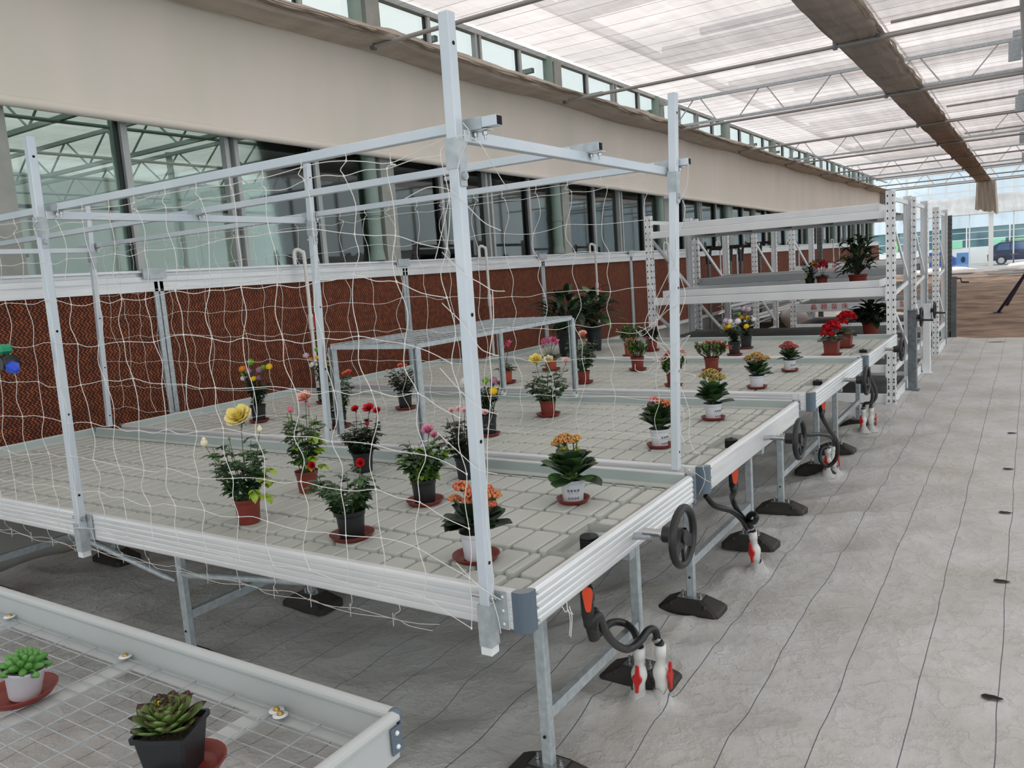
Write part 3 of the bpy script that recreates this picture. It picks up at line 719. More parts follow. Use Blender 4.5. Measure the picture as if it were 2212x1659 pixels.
def grow_bench(xl, xr, y0, y1, legs, label, flat=False, first=False, wheel=True):
    t = thing('grow_bench', label, 'grow bench', (xr, y0, 0), 'rolling flood benches in a row')
    zb = BT-RH
    for nm, a, b, inw in (('front_rail', (xl+0.03, y0, zb), (xr-0.045, y0, zb), (0,1,0)), ('back_rail', (xl+0.03, y1, zb), (xr-0.045, y1, zb), (0,-1,0)),
                          ('side_rail', (xr, y0+0.03, zb), (xr, y1-0.03, zb), (-1,0,0)), ('side_rail', (xl, y0+0.03, zb), (xl, y1-0.03, zb), (1,0,0))):
        mb = MB(); rail(mb, a, b, inw, flat and nm == 'side_rail', dp=0.003 if nm == 'side_rail' else 0.0012)
        o = part(mb, nm, ['aluminium'], t)
        if nm == 'side_rail' and a[0] == xr:
            mb = MB()
            for yy in (y0+0.055, y1-0.055):
                for zz in (0.02, 0.063, 0.108): mb.sphere((xr+0.006, yy, zb+zz), 0.0055, 8, 4)
            part(mb, 'rivet', 'bolt_steel', o)
    for (x, y, sx, sy) in ((xr, y0, -1, 1), (xr, y1, -1, -1), (xl, y0, 1, 1), (xl, y1, 1, -1)):
        mb = MB(); r = 0.035; z0, z1 = zb-0.006, BT+0.001; pts = []
        X0, Y0 = x-sx*0.008, y-sy*0.008
        for k in range(9):
            a = pi/2*k/8; pts.append((X0+sx*r*(1-cos(a)), Y0+sy*r*(1-sin(a))))
        out = pts+[(X0+sx*0.06, Y0), (X0+sx*0.06, Y0+sy*0.022), (X0+sx*0.022, Y0+sy*0.022), (X0+sx*0.022, Y0+sy*0.06), (X0, Y0+sy*0.06)]
        out = [(X0, Y0+sy*0.055)]+[p for p in pts]+[(X0+sx*0.055, Y0)]+[(X0+sx*0.055, Y0+sy*0.02), (X0+sx*0.02, Y0+sy*0.055)]
        n = len(out)
        mb.add([(p, q, z0) for p, q in out]+[(p, q, z1) for p, q in out], [(i, (i+1) % n, n+(i+1) % n, n+i) for i in range(n)], 0)
        mb.add([(p, q, z1) for p, q in out], [tuple(range(n))], 1)
        part(mb, 'corner_cap', ['grey_plastic', 'cap_top_plastic'], t)
    # riveted joint plates beside the front cap
    mb = MB(); mb.box((xr-0.078, y0-0.0085, zb+RH/2), (0.034, 0.004, RH-0.004)); mb.box((xr-0.118, y0-0.0085, zb+RH/2), (0.036, 0.003, RH-0.002))
    for zz in (0.02, 0.063, 0.108): mb.sphere((xr-0.078, y0-0.011, zb+zz), 0.006, 8, 4)
    part(mb, 'joint_plate', 'aluminium_bright', t)
    # moulded tray
    ztop, zbot = 0.915, 0.888
    xi0, xi1, yi0, yi1 = xl+0.02, xr-0.02, y0+0.02, y1-0.02
    fy = y0+0.66 if first else y0+0.80*((y1-y0)/1.86)
    def in_rec(x, y): return -1.475 < x and fy-0.18 < y < fy+0.17
    mb = MB()
    # side flange and walls
    def ring(x0, x1, ya, yb, z): return [(x0,ya,z),(x1,ya,z),(x1,yb,z),(x0,yb,z)]
    rs = ring(xi0-0.004, xi1+0.004, yi0-0.004, yi1+0.004, BT-0.004)+ring(xi0+0.004, xi1-0.004, yi0+0.004, yi1-0.004, BT-0.006)+ring(xi0+0.010, xi1-0.010, yi0+0.010, yi1-0.010, ztop+0.006)+ring(xi0+0.040, xi1-0.035, yi0+0.040, yi1-0.040, ztop)+ring(xi0+0.045, xi1-0.038, yi0+0.045, yi1-0.045, zbot)
    fs = []
    for r in range(4):
        for k in range(4): fs.append((r*4+k, r*4+(k+1) % 4, (r+1)*4+(k+1) % 4, (r+1)*4+k))
    mb.add(rs[:12], fs[:8], 1); mb.add(rs[8:], [(k, (k+1) % 4, 4+(k+1) % 4, 4+k) for k in range(4)]+[(4+k, 4+(k+1) % 4, 8+(k+1) % 4, 8+k) for k in range(4)], 0)
    a, b, c, d = xi0+0.045, xi1-0.038, yi0+0.045, yi1-0.045
    # base sheet with the sunken channel and drain recess
    cx0, cx1 = -1.492, -1.468; zc = zbot-0.02; zr = 0.868; r0, r1 = fy-0.17, fy+0.165; rx1 = b-0.006
    def quad(x0, x1, ya, yb, z): mb.add([(x0,ya,z),(x1,ya,z),(x1,yb,z),(x0,yb,z)], [(0,1,2,3)], 0)
    quad(a, cx0, c, d, zbot)
    for ya, yb in ((c, r0), (r1, d)):
        quad(cx0, cx1, ya, yb, zc); quad(cx1, b, ya, yb, zbot)
        mb.add([(cx0,ya,zbot),(cx0,yb,zbot),(cx0,yb,zc),(cx0,ya,zc)], [(0,1,2,3)], 0); mb.add([(cx1,ya,zbot),(cx1,yb,zbot),(cx1,yb,zc),(cx1,ya,zc)], [(3,2,1,0)], 0)
    quad(cx0, rx1, r0, r1, zr); quad(rx1, b, r0, r1, zbot)
    rr = [(cx0,r0),(rx1,r0),(rx1,r1),(cx0,r1)]
    mb.add([(p,q,zr) for p,q in rr]+[(p,q,ztop) for p,q in rr], [(k, (k+1) % 4, 4+(k+1) % 4, 4+k) for k in range(4)], 0)
    # grid of pads
    xg = [cx0+0.006]; 
    xg.append(-1.535)
    while xg[-1]-0.1175 > a: xg.append(xg[-1]-0.1175)
    xg = [max(a, q) for q in xg]+[a]; xg = sorted(set(round(q, 4) for q in xg))
    nrow = round((d-c)/0.228); yg = [c]
    base = y0+0.237
    yy = base
    while yy < d-0.03: yg.append(yy); yy += 0.2272
    yg.append(d)
    pads(mb, xg, yg, ztop, zbot, 0.012, 0.023)
    xg2 = [cx1-0.004, -1.382, b]
    yg2 = sorted([q for q in yg if not (r0 < q < r1)]+[r0-0.008, r1+0.008])
    pads(mb, xg2, yg2, ztop, zbot, 0.012, 0.023, lambda x, y: r0 < y < r1)
    tr = part(mb, 'flood_tray', ['flood_tray_plastic', 'tray_wall_plastic'], t)
    mb = MB(); fx = -1.405
    mb.lathe([(0.0,0.068),(0.010,0.068),(0.010,0.062),(0.034,0.060),(0.036,0.054),(0.033,0.050),(0.033,0.0),(0.0,0.0)], (fx, fy, zr), 22)
    for k in range(5): mb.lathe([(0.033,0.006+k*0.0085),(0.0365,0.008+k*0.0085),(0.033,0.011+k*0.0085)], (fx, fy, zr), 22)
    for k in range(22): 
        an = 2*pi*k/22; mb.box((fx+0.0345*cos(an), fy+0.0345*sin(an), zr+0.027), (0.003, 0.003, 0.045))
    part(mb, 'drain_filter', 'black_plastic', tr)
    # under-frame
    cols = [-1.50, -3.665, -5.765] if first else [-1.55, -3.665, -5.2]
    ztf = zb-0.035
    for i, x in enumerate(cols):
        for y in legs: bench_leg(t, x, y, ztf, 0.0)
        mb = MB(); mb.bar((x, legs[0], ztf), (x, legs[1], ztf), 0.045, 0.04); part(mb, 'cross_rail', 'galvanised_steel', t)
        mb = MB(); mb.bar((x, legs[0]+0.02, 0.30), (x, legs[1]-0.02, 0.30), 0.03, 0.045); part(mb, 'cross_rail', 'galvanised_steel', t)
    for y in legs:
        mb = MB(); mb.cyl((xl+0.15, y, ztf+0.032), (xr-0.1, y, ztf+0.032), 0.014, 10); part(mb, 'roller_pipe', 'galvanised_steel', t)
    for k in range(5):
        mb = MB(); x = xl+0.3+(xr-0.45-xl)*k/4; mb.box((x, (y0+y1)/2, zb+0.014), (0.04, y1-y0-0.02, 0.028))
        part(mb, 'tray_bearer', 'galvanised_steel', t)
    mb = MB()
    yb_ = legs[0]-0.03
    mb.tube([(cols[0]-0.03, yb_+0.01, 0.77), (cols[0]-0.12, yb_, 0.765), (cols[1]+0.1, yb_, 0.545), (cols[1]+0.03, yb_+0.01, 0.54)], [0.008,0.017,0.017,0.008], 10)
    mb.tube([(cols[1]-0.03, yb_+0.01, 0.49), (cols[1]-0.1, yb_, 0.51), (cols[2]+0.1, yb_, 0.80), (cols[2]+0.03, yb_+0.01, 0.81)], [0.008,0.017,0.017,0.008], 10)
    part(mb, 'diagonal_brace', 'galvanised_steel', t)
    if wheel:
        wy = (y0+y1)/2+(0.04 if first else 0.05); handwheel(t, (-1.075, wy, 0.925-0.03*(0 if first else 0.6)))
        mb = MB(); mb.cyl((-1.20, wy, 0.91), (-1.9, wy, 0.83), 0.014, 10); mb.box((xr-0.03, wy, zb-0.01), (0.05, 0.05, 0.05)); part(mb, 'drive_shaft', 'galvanised_steel', t)
    # drain elbow with lever valve below the tray
    ex = -1.31 if first else -1.33; ey = fy-0.22
    mb = MB(); mb.cyl((fx, fy, zr-0.01), (fx, fy, zb-0.07), 0.032, 14); mb.tube([(fx, fy, zb-0.02), (fx, fy, zb-0.06), (fx+0.02, fy-0.08, zb-0.075), (ex, ey+0.02, zb-0.075), (ex, ey, zb-0.08), (ex, ey, zb-0.15)], 0.020, 12)
    mb.cyl((ex, ey, zb-0.03), (ex, ey, zb-0.13), 0.024, 12)
    v = part(mb, 'drain_valve', 'black_plastic', t)
    mb = MB(); w0 = Vector((ex+0.027, ey-0.006, zb-0.02))
    prof = [(-0.004,0.012),(0.006,0.016),(0.016,0.013),(0.02,0.0)]
    L1 = [(-0.019,-0.004),(-0.014,0.012),(0,0.018),(0.014,0.012),(0.019,-0.004),(0.011,-0.062),(0.007,-0.074),(-0.007,-0.074),(-0.011,-0.062)]
    dd = Vector((0.55,-0.84,0)); ss = Vector((0.84,0.55,0)); n = len(L1); o0 = Vector((ex, ey, zb-0.03))+dd*0.027
    mb.add([o0+ss*p+Vector((0,0,q)) for p, q in L1]+[o0+dd*0.008+ss*p+Vector((0,0,q)) for p, q in L1], [(i, (i+1) % n, n+(i+1) % n, n+i) for i in range(n)]+[tuple(range(n))[::-1], tuple(range(n, 2*n))], 0)
    part(mb, 'lever', 'orange_plastic', v)
    return t, Vector((ex, ey, zb-0.15))
B1, D1 = grow_bench(-6.20, -1.28, 1.945, 3.43, (2.36, 3.2), 'nearest grey flood bench, under the netted post frame', first=True)
B2, D2 = grow_bench(-6.10, -1.275, 3.555, 5.41, (4.02, 5.14), 'second grey flood bench with a smooth end rail, the wire shelf standing on it', flat=True)
B3, D3 = grow_bench(-6.02, -1.255, 5.70, 7.66, (5.93, 7.14), 'third grey flood bench, holding the two pink cyclamens')
B4, D4 = grow_bench(-5.45, -1.235, 7.76, 9.72, (7.94, 9.15), 'fourth and farthest grey flood bench, in front of the white racks')

# ================================================================ WIRE MESH BENCH in the foreground
t = thing('mesh_bench', 'low bench of white wire mesh in a rolled aluminium rim, nearest the camera', 'mesh bench', (-1.165, 1.2, 0))
MZ = 0.99; xa, xb, ya, yb = -3.6, -1.165, 0.18, 1.232
def rim(mb, a, b, inw):
    poly = [(0.004,-0.10),(0.004,-0.012)]+[(0.008+0.015*cos(th), 0.0-0.004+0.015*sin(th)) for th in [radians(200-230*k/9) for k in range(10)]]+[(0.016,-0.018),(0.010,-0.022),(0.010,-0.085),(0.05,-0.087),(0.05,-0.091),(0.004,-0.10)]
    mb.extrude(poly, a, b, inw, (0,0,1), 0)
mb = MB(); rim(mb, (xa, yb, MZ), (xb-0.012, yb, MZ), (0,-1,0)); part(mb, 'back_rail', 'galvanised_plain', t)
mb = MB(); rim(mb, (xb, yb-0.012, MZ), (xb, ya, MZ), (-1,0,0)); part(mb, 'side_rail', 'galvanised_plain', t)
mb = MB(); mb.sphere((xb-0.010, yb-0.010, MZ-0.003), 0.017, 12, 8); mb.box((xb+0.001, yb-0.022, MZ-0.052), (0.003, 0.034, 0.062)); mb.box((xb-0.022, yb+0.001, MZ-0.052), (0.034, 0.003, 0.062))
cp = part(mb, 'corner_bracket', 'grey_plastic', t)
mb = MB()
for z in (-0.036, -0.068): mb.sphere((xb+0.003, yb-0.022, MZ+z), 0.006, 8, 5); mb.sphere((xb-0.022, yb+0.003, MZ+z), 0.006, 8, 5)
part(mb, 'rivet', 'aluminium_bright', cp)
mb = MB(); wz = MZ-0.078
k = 0
y = yb-0.075
while y > ya: mb.cyl((xa, y, wz), (xb-0.012, y, wz), 0.0014, 6, 0, smooth=True); y -= 0.0445
mb.cyl((xa, yb-0.028, wz), (xb-0.012, yb-0.028, wz), 0.0014, 6)
x = -1.40+0.0
while x > xa: mb.cyl((x, ya, wz+0.0028), (x, yb-0.024, wz+0.0028), 0.0016, 6); x -= 0.1577
mb.cyl((xb-0.03, ya, wz+0.0028), (xb-0.03, yb-0.02, wz+0.0028), 0.0016, 6)
part(mb, 'wire_mesh', 'galvanised_steel', t)
for x in (-1.59, -2.17, -2.84, -3.3):
    mb = MB(); mb.extrude([(-0.03,0),(0.03,0),(0.03,-0.004),(0.008,-0.004),(0.008,-0.022),(-0.008,-0.022),(-0.008,-0.004),(-0.03,-0.004)], (x, ya, wz-0.006), (x, yb-0.02, wz-0.006), (1,0,0), (0,0,1))
    part(mb, 'cross_bearer', 'galvanised_plain', t)
for wx_, wy_ in ((-1.545,1.198),(-1.520,1.188),(-2.20,1.205),(-2.875,1.205)):
    mb = MB(); mb.lathe([(0.0,0.003),(0.019,0.0012),(0.019,0.0)], (wx_, wy_, wz+0.005), 18); mb.lathe([(0.0,0.010),(0.006,0.009),(0.009,0.004),(0.009,0.002)], (wx_, wy_, wz+0.005), 12, 1)
    part(mb, 'screw_washer', ['white_paint', 'brass'], t)
for x, y in ((-3.3, 0.35), (-3.3, 1.15), (-1.25, 1.17), (-1.25, 0.30)):
    bench_leg(t, x, y, MZ-0.09)


# ================================================================ POST FRAME with cross bars
t = thing('net_trellis', 'silver square-tube post frame standing around the nearest flood bench', 'trellis frame', (-1.39, 1.92, 0.8))
PS = 0.036
def post(top, bot, name='post', sleeve=True, holes=True):
    mb = MB(); top = Vector(top); bot = Vector(bot)
    mb.bar(bot, top, PS, PS, 0, (0,1,0), 0.0025)
    L = (top-bot).length; n = int(L/0.38)
    for k in range(n+1):
        q = top-(top-bot).normalized()*(0.085+0.38*k)
        mb.cyl(q+Vector((PS/2-0.001, 0, 0)), q+Vector((PS/2+0.0012, 0, 0)), 0.006, 8, 1)
    p = part(mb, name, ['post_steel', 'hole_black'], t)
    if sleeve:
        mb = MB(); d = (top-bot).normalized(); s0 = bot+d*((2.33-bot.z)/d.z); s1 = bot+d*((2.245-bot.z)/d.z)
        mb.bar(s1, s0, PS+0.007, PS+0.007, 0, (0,1,0)); q = s1-d*0.022
        mb.cyl(q+Vector((-0.045,0,0)), q+Vector((0.034,0,0)), 0.0065, 8); mb.cyl(q+Vector((0.022,0,0)), q+Vector((0.032,0,0)), 0.012, 6)
        mb.box(s1+Vector((0.021,0,-0.02)), (0.004, 0.03, 0.06))
        part(mb, 'clamp_sleeve', 'galvanised_steel', p)
    return p
FY, BY = 1.912, 3.462
pf = post((-1.382, FY, 2.672), (-1.402, FY, 0.905)); 
post((-3.655, FY, 2.672), (-3.705, FY, 0.905))
post((-1.322, BY, 2.664), (-1.385, BY, 0.975))
post((-3.598, BY, 2.664), (-3.655, BY, 0.975))
post((-5.95, BY, 2.664), (-6.065, BY, 0.975))
for x in (-1.404, -3.71):
    mb = MB(); mb.box((x, FY, 0.865), (PS+0.010, PS+0.010, 0.135)); mb.box((x-0.001, FY, 0.795), (PS+0.004, PS+0.004, 0.05), 1)
    mb.box((x+0.04, 1.934, 0.91), (0.045, 0.004, 0.12)); mb.box((x-0.03, 1.934, 0.91), (0.02, 0.004, 0.12))
    s = part(mb, 'post_socket', ['galvanised_steel', 'white_paint'], t)
    mb = MB(); mb.cyl((x-0.055, FY, 0.953), (x+0.04, FY, 0.953), 0.0065, 8); mb.cyl((x+0.022, FY, 0.953), (x+0.034, FY, 0.953), 0.012, 6); part(mb, 'bolt', 'bolt_steel', s)
def beam(a, b, w=0.030, h=0.030, open_end=True):
    mb = MB(); a = Vector(a); b = Vector(b); mb.bar(a, b, w, h, 0, (0,0,1), 0.002)
    p = part(mb, 'cross_bar', 'post_steel', t)
    if open_end:
        mb = MB(); d = (b-a).normalized(); mb.bar(b-d*0.001, b+d*0.0012, w-0.005, h-0.005); part(mb, 'tube_opening', 'hole_black', p)
ZT = 2.371
beam((-6.3, 1.975, ZT), (-1.272, 1.975, ZT)); beam((-6.3, 2.71, ZT), (-1.318, 2.71, ZT)); beam((-6.2, 3.505, ZT), (-1.275, 3.505, ZT))
for x in (-1.378, -3.655, -5.99):
    beam((x, 1.93, ZT-0.034), (x, 3.53, ZT-0.034), 0.030, 0.034, False)
for x in (-1.378, -3.655, -5.99):
    for y in (1.975, 2.71, 3.505):
        mb = MB(); mb.box((x, y, ZT-0.0005), (0.11, 0.034, 0.034)); cl = part(mb, 'bar_clamp', 'galvanised_steel', t)
        mb = MB(); mb.box((x+0.035, y, ZT-0.020), (0.075, 0.032, 0.003))
        for dx in (0.022, 0.055): mb.cyl((x+dx, y, ZT-0.045), (x+dx, y, ZT-0.02), 0.004, 6); mb.cyl((x+dx, y, ZT-0.034), (x+dx, y, ZT-0.024), 0.008, 6)
        part(mb, 'clamp_bolts', 'bolt_steel', cl)

# ================================================================ NETS
def cat(pts, n=6):
    """Catmull-Rom through the points"""
    P = [Vector(p) for p in pts]; P = [P[0]*2-P[1]]+P+[P[-1]*2-P[-2]]; out = []
    for i in range(1, len(P)-2):
        for k in range(n):
            t_ = k/n; a, b, c, d = P[i-1], P[i], P[i+1], P[i+2]
            out.append(0.5*((2*b)+(c-a)*t_+(2*a-5*b+4*c-d)*t_*t_+(3*b-3*c+d-a)*t_**3))
    out.append(P[-2]); return out
def net(name, label, X0, cols, dx, zrows, y, seed, skew=None, rr=0.0013, last_droop=True):
    t = thing(name, label, 'net', (X0, y, 2.0), 'white trellis nets hung on the post frame')
    rr_ = random.Random(seed); G = {}
    for i in range(cols):
        for j, z in enumerate(zrows):
            wob = 0.028*noise.noise(Vector((i*0.8, j*0.9, seed)))
            x = X0-dx*i+0.05*noise.noise(Vector((i*0.45, j*0.7, seed+5)))-0.0*j
            zz = z+wob+0.022*noise.noise(Vector((i*0.33, j*0.5, seed+9)))
            yy = y+0.012*noise.noise(Vector((i*0.7, j*0.6, seed+2)))
            if skew: x, yy, zz = skew(i, j, x, yy, zz)
            G[i, j] = Vector((x, yy, zz))
    mb = MB()
    for j in range(len(zrows)):
        pts = []
        for i in range(cols):
            pts.append(G[i, j])
            if i < cols-1:
                m_ = (G[i, j]+G[i+1, j])/2+Vector((0, 0.006*rr_.uniform(-1, 1), (0.010 if j else -0.004)*rr_.uniform(-1.6, 1.0))); pts.append(m_)
        mb.tube(cat(pts, 3), rr, 5, 0, False)
    part(mb, 'weft_cords', 'net_cord', t)
    mb = MB()
    for i in range(cols):
        pts = [G[i, 0]+Vector((0, 0, 0.028))]
        for j in range(len(zrows)):
            pts.append(G[i, j])
            if j < len(zrows)-1:
                s = 1 if noise.noise(Vector((i*0.5, j*1.7, seed+3))) > 0 else -1
                m_ = (G[i, j]+G[i, j+1])/2+Vector((s*rr_.uniform(0.008, 0.030), 0.008*rr_.uniform(-1, 1), 0)); pts.append(m_)
        mb.tube(cat(pts, 4), rr, 5, 0, False)
    part(mb, 'warp_cords', 'net_cord', t)
    mb = MB()
    for (i, j), p in G.items():
        mb.sphere(p, rr*2.6, 6, 4, 0, 1.3)
    part(mb, 'cord_knots', 'net_cord', t)['kind'] = 'stuff'
    return t, G
def skF(i, j, x, y, z):
    if i == 0:                                   # the edge wraps loosely round the front right post
        x = -1.43+0.012*sin(j*1.3); y = FY-0.03
        if j == 0: return (-1.37, FY+0.01, 2.345)
        z -= 0.075 if j > 1 else 0.0
    if i == 1 and j > 0: z += -0.02
    if j == 0: z = 2.318-0.008*sin(i*1.7)+(0.0 if i > 1 else -0.02); 
    if j == 1: z = 2.285-0.012*abs(sin(i*1.1))
    if j == 2 and i < 4: z -= 0.03*(4-i)*0.3
    return x, y-(0.0 if z > 0.98 else 0.012), z
zf = [2.31, 2.29, 2.13, 1.955, 1.775, 1.60, 1.425, 1.255, 1.095, 0.93]
nf, GF = net('trellis_net', 'large-mesh white cord net hanging over the front of the post frame', -1.60+0.185, 25, 0.1862, zf, 1.885, 3, skF, 0.00145)
def skB(i, j, x, y, z):
    if j == 0: z = 2.335; 
    if j == 1: z = 2.30
    if i == 0: x += 0.02
    return x, y, z
zbk = [2.33, 2.30, 2.14, 2.0, 1.83, 1.665, 1.495, 1.305, 1.13]
nb, GB = net('trellis_net', 'large-mesh white cord net hanging along the back of the post frame', -1.47, 25, 0.188, zbk, 3.44, 11, skB, 0.0013)
# loose bottom hem swagged under the front rail, knots and tangles at the posts
mb = MB(); rr_ = random.Random(5)
for s in range(2):
    pts = []
    for k in range(34):
        x = -1.62-0.1*k+rr_.uniform(-0.03, 0.03); dip = 0.05+0.035*abs(sin(k*0.9+s*1.1))+0.012*s
        pts.append((x, 1.925-0.01*s+rr_.uniform(-0.006, 0.006), 0.845-dip*0.55))
    mb.tube(cat(pts, 3), 0.0011, 4, 0, False)
for k in range(16):
    x = -1.75-0.2*k; z0 = 0.93; mb.tube(cat([(x, 1.872, 0.93), (x+rr_.uniform(-0.02,0.02), 1.876, 0.87), (x-0.03, 1.90, 0.835), (x-0.06+rr_.uniform(-.03,.03), 1.922, 0.80)], 3), 0.0012, 4, 0, False)
    mb.tube([(x-0.06, 1.922, 0.825), (x-0.062, 1.922, 0.775)], 0.0012, 4, 0, False)
part(mb, 'loose_hem', 'net_cord', nf)
mb = MB()
def strand(*p, r=0.0014): mb.tube(cat(p, 5), r, 5, 0, False)
P = lambda x, y, Y: ony(x, y, Y)
strand(P(985,300,1.88), P(1000,292,1.885), P(1035,308,1.9), P(1062,352,1.95), P(1088,395,2.05), P(1100,410,2.1))
strand(P(1000,265,1.88), P(1014,290,1.885), P(995,340,1.89), P(985,380,1.88), P(974,412,1.88), P(955,500,1.885), P(940,560,1.89))
strand(P(870,432,1.885), P(915,408,1.88), P(942,404,1.88), P(974,412,1.88), P(1005,440,1.9), P(1045,480,1.95), P(1082,498,2.0))
strand(P(955,545,1.885), P(1000,590,1.885), P(1035,610,1.88), P(1064,627,1.88), P(1091,629,1.87))
strand(P(955,655,1.885), P(1000,700,1.885), P(1035,750,1.88), P(1058,763,1.88), P(1078,769,1.87))
strand(P(950,795,1.885), P(1000,850,1.885), P(1035,880,1.88), P(1058,890,1.88), P(1076,895,1.87))
strand(P(945,935,1.885), P(1000,985,1.885), P(1030,1012,1.88), P(1053,1020,1.88), P(1075,1024,1.87))
strand(P(1064,627,1.88), P(1066,700,1.88), P(1058,763,1.88), P(1062,820,1.88), P(1058,890,1.88), P(1053,960,1.88), P(1053,1020,1.88), P(1051,1100,1.88), P(1053,1155,1.88), P(1066,1250,1.88), P(1062,1284,1.88), P(1075,1330,1.88), P(1082,1368,1.89))
strand(P(985,1216,1.885), P(1030,1262,1.88), P(1062,1284,1.88), P(1082,1296,1.87))
part(mb, 'loose_ends', 'net_cord', nf)
mb = MB()
strand(P(1487,352,3.47), P(1484,400,3.47), P(1471,430,3.46), P(1440,500,3.45), P(1452,560,3.44), P(1470,600,3.45), P(1480,640,3.45), P(1466,690,3.44))
strand(P(1474,432,3.46), P(1480,450,3.46), P(1475,480,3.46), P(1458,520,3.44), P(1452,570,3.43), P(1420,640,3.43), P(1395,690,3.43), P(1400,720,3.43), P(1440,760,3.42), P(1462,800,3.42), P(1500,810,3.40), P(1490,822,3.40), P(1450,830,3.42))
strand(P(1373,713,3.44), P(1388,725,3.44), P(1410,705,3.43), P(1440,672,3.43), P(1470,655,3.43))
strand(P(1330,716,3.44), P(1375,719,3.43), P(1420,690,3.43), P(1445,650,3.43), P(1455,610,3.43))
strand(P(1372,786,3.42), P(1374,800,3.42), P(1398,803,3.42), P(1410,787,3.42), P(1425,780,3.42), P(1422,795,3.42), P(1405,806,3.42), P(1440,808,3.42), P(1470,770,3.42), P(1480,775,3.42), P(1478,800,3.42))
strand(P(1390,767,3.42), P(1430,780,3.42), P(1450,760,3.42), P(1430,735,3.42), P(1420,700,3.43), P(1432,650,3.43), P(1455,620,3.43))
strand(P(1462,820,3.40), P(1476,850,3.40), P(1490,895,3.40), P(1488,940,3.40), P(1500,975,3.40), P(1512,980,3.40), P(1504,1000,3.40))
strand(P(1466,760,3.42), P(1486,730,3.42), P(1488,725,3.42), P(1450,745,3.42), P(1412,735,3.42), P(1395,712,3.42), P(1380,706,3.42))
strand(P(1500,1020,3.52), P(1523,1036,3.53), P(1550,1048,3.53)); strand(P(1518,1005,3.53), P(1523,1036,3.53), P(1510,1068,3.53))
strand(P(1471,875,3.42), P(1478,900,3.42), P(1470,930,3.42), P(1480,960,3.42)) 
part(mb, 'tangled_end', 'net_cord', nb)
mb = MB()
strand(P(1214,1310,1.96), P(1222,1322,1.96), P(1228,1318,1.96), P(1232,1345,1.96), P(1230,1373,1.96)); strand(P(1224,1300,1.96), P(1227,1320,1.96), P(1235,1328,1.96), P(1235,1350,1.96), P(1233,1376,1.96)); strand(P(1230,1310,1.96), P(1234,1322,1.96), P(1238,1327,1.96))
part(mb, 'tied_tail', 'net_cord', nf)

# ================================================================ WIRE SHELF on castors, standing across the second bench
t = thing('wire_shelf', 'low galvanised wire shelf on castors standing across the second bench', 'shelf', (-3.55, 3.5, 0.97))
sx0, sx1, sy0, sy1, sz = -3.555, -2.90, 3.47, 5.30, 1.572
mb = MB()
for a, b in (((sx0,sy0,sz),(sx1,sy0,sz)), ((sx0,sy1,sz),(sx1,sy1,sz)), ((sx0,sy0,sz),(sx0,sy1,sz)), ((sx1,sy0,sz),(sx1,sy1,sz))):
    mb.bar(a, b, 0.026, 0.026, 0, (0,0,1))
part(mb, 'frame', 'galvanised_steel', t)
mb = MB(); n = 30
for k in range(n+1):
    y = sy0+(sy1-sy0)*k/n; mb.cyl((sx0-0.01, y, sz+0.016), (sx1+0.01, y, sz+0.016), 0.0022, 6)
for k in range(7): x = sx0+(sx1-sx0)*k/6; mb.cyl((x, sy0-0.01, sz+0.019), (x, sy1+0.01, sz+0.019), 0.0018, 6)
part(mb, 'wire_deck', 'galvanised_steel', t)
for (x, y) in ((sx0,sy0),(sx1,sy0),(sx0+0.0,sy1),(sx1,sy1)):
    mb = MB(); zb = BT+0.062
    mb.extrude([(-0.019,-0.019),(0.019,-0.019),(0.019,0.015),(0.013,0.015),(0.013,-0.006),(0.005,-0.006),(0.005,0.002),(-0.005,0.002),(-0.005,-0.006),(-0.013,-0.006),(-0.013,0.015),(-0.019,0.015)], (x, y, zb), (x, y, sz), (1,0,0), (0,-1,0))
    lg = part(mb, 'leg', 'galvanised_steel', t)
    mb = MB(); mb.box((x, y, zb-0.002), (0.05, 0.045, 0.004)); mb.box((x-0.011, y, zb-0.02), (0.003, 0.028, 0.035), 1); mb.box((x+0.011, y, zb-0.02), (0.003, 0.028, 0.035), 1)
    mb.cyl((x-0.008, y+0.004, zb-0.035), (x+0.008, y+0.004, zb-0.035), 0.026, 18, 2)
    part(mb, 'castor', ['white_paint', 'bolt_steel', 'white_plastic'], lg)
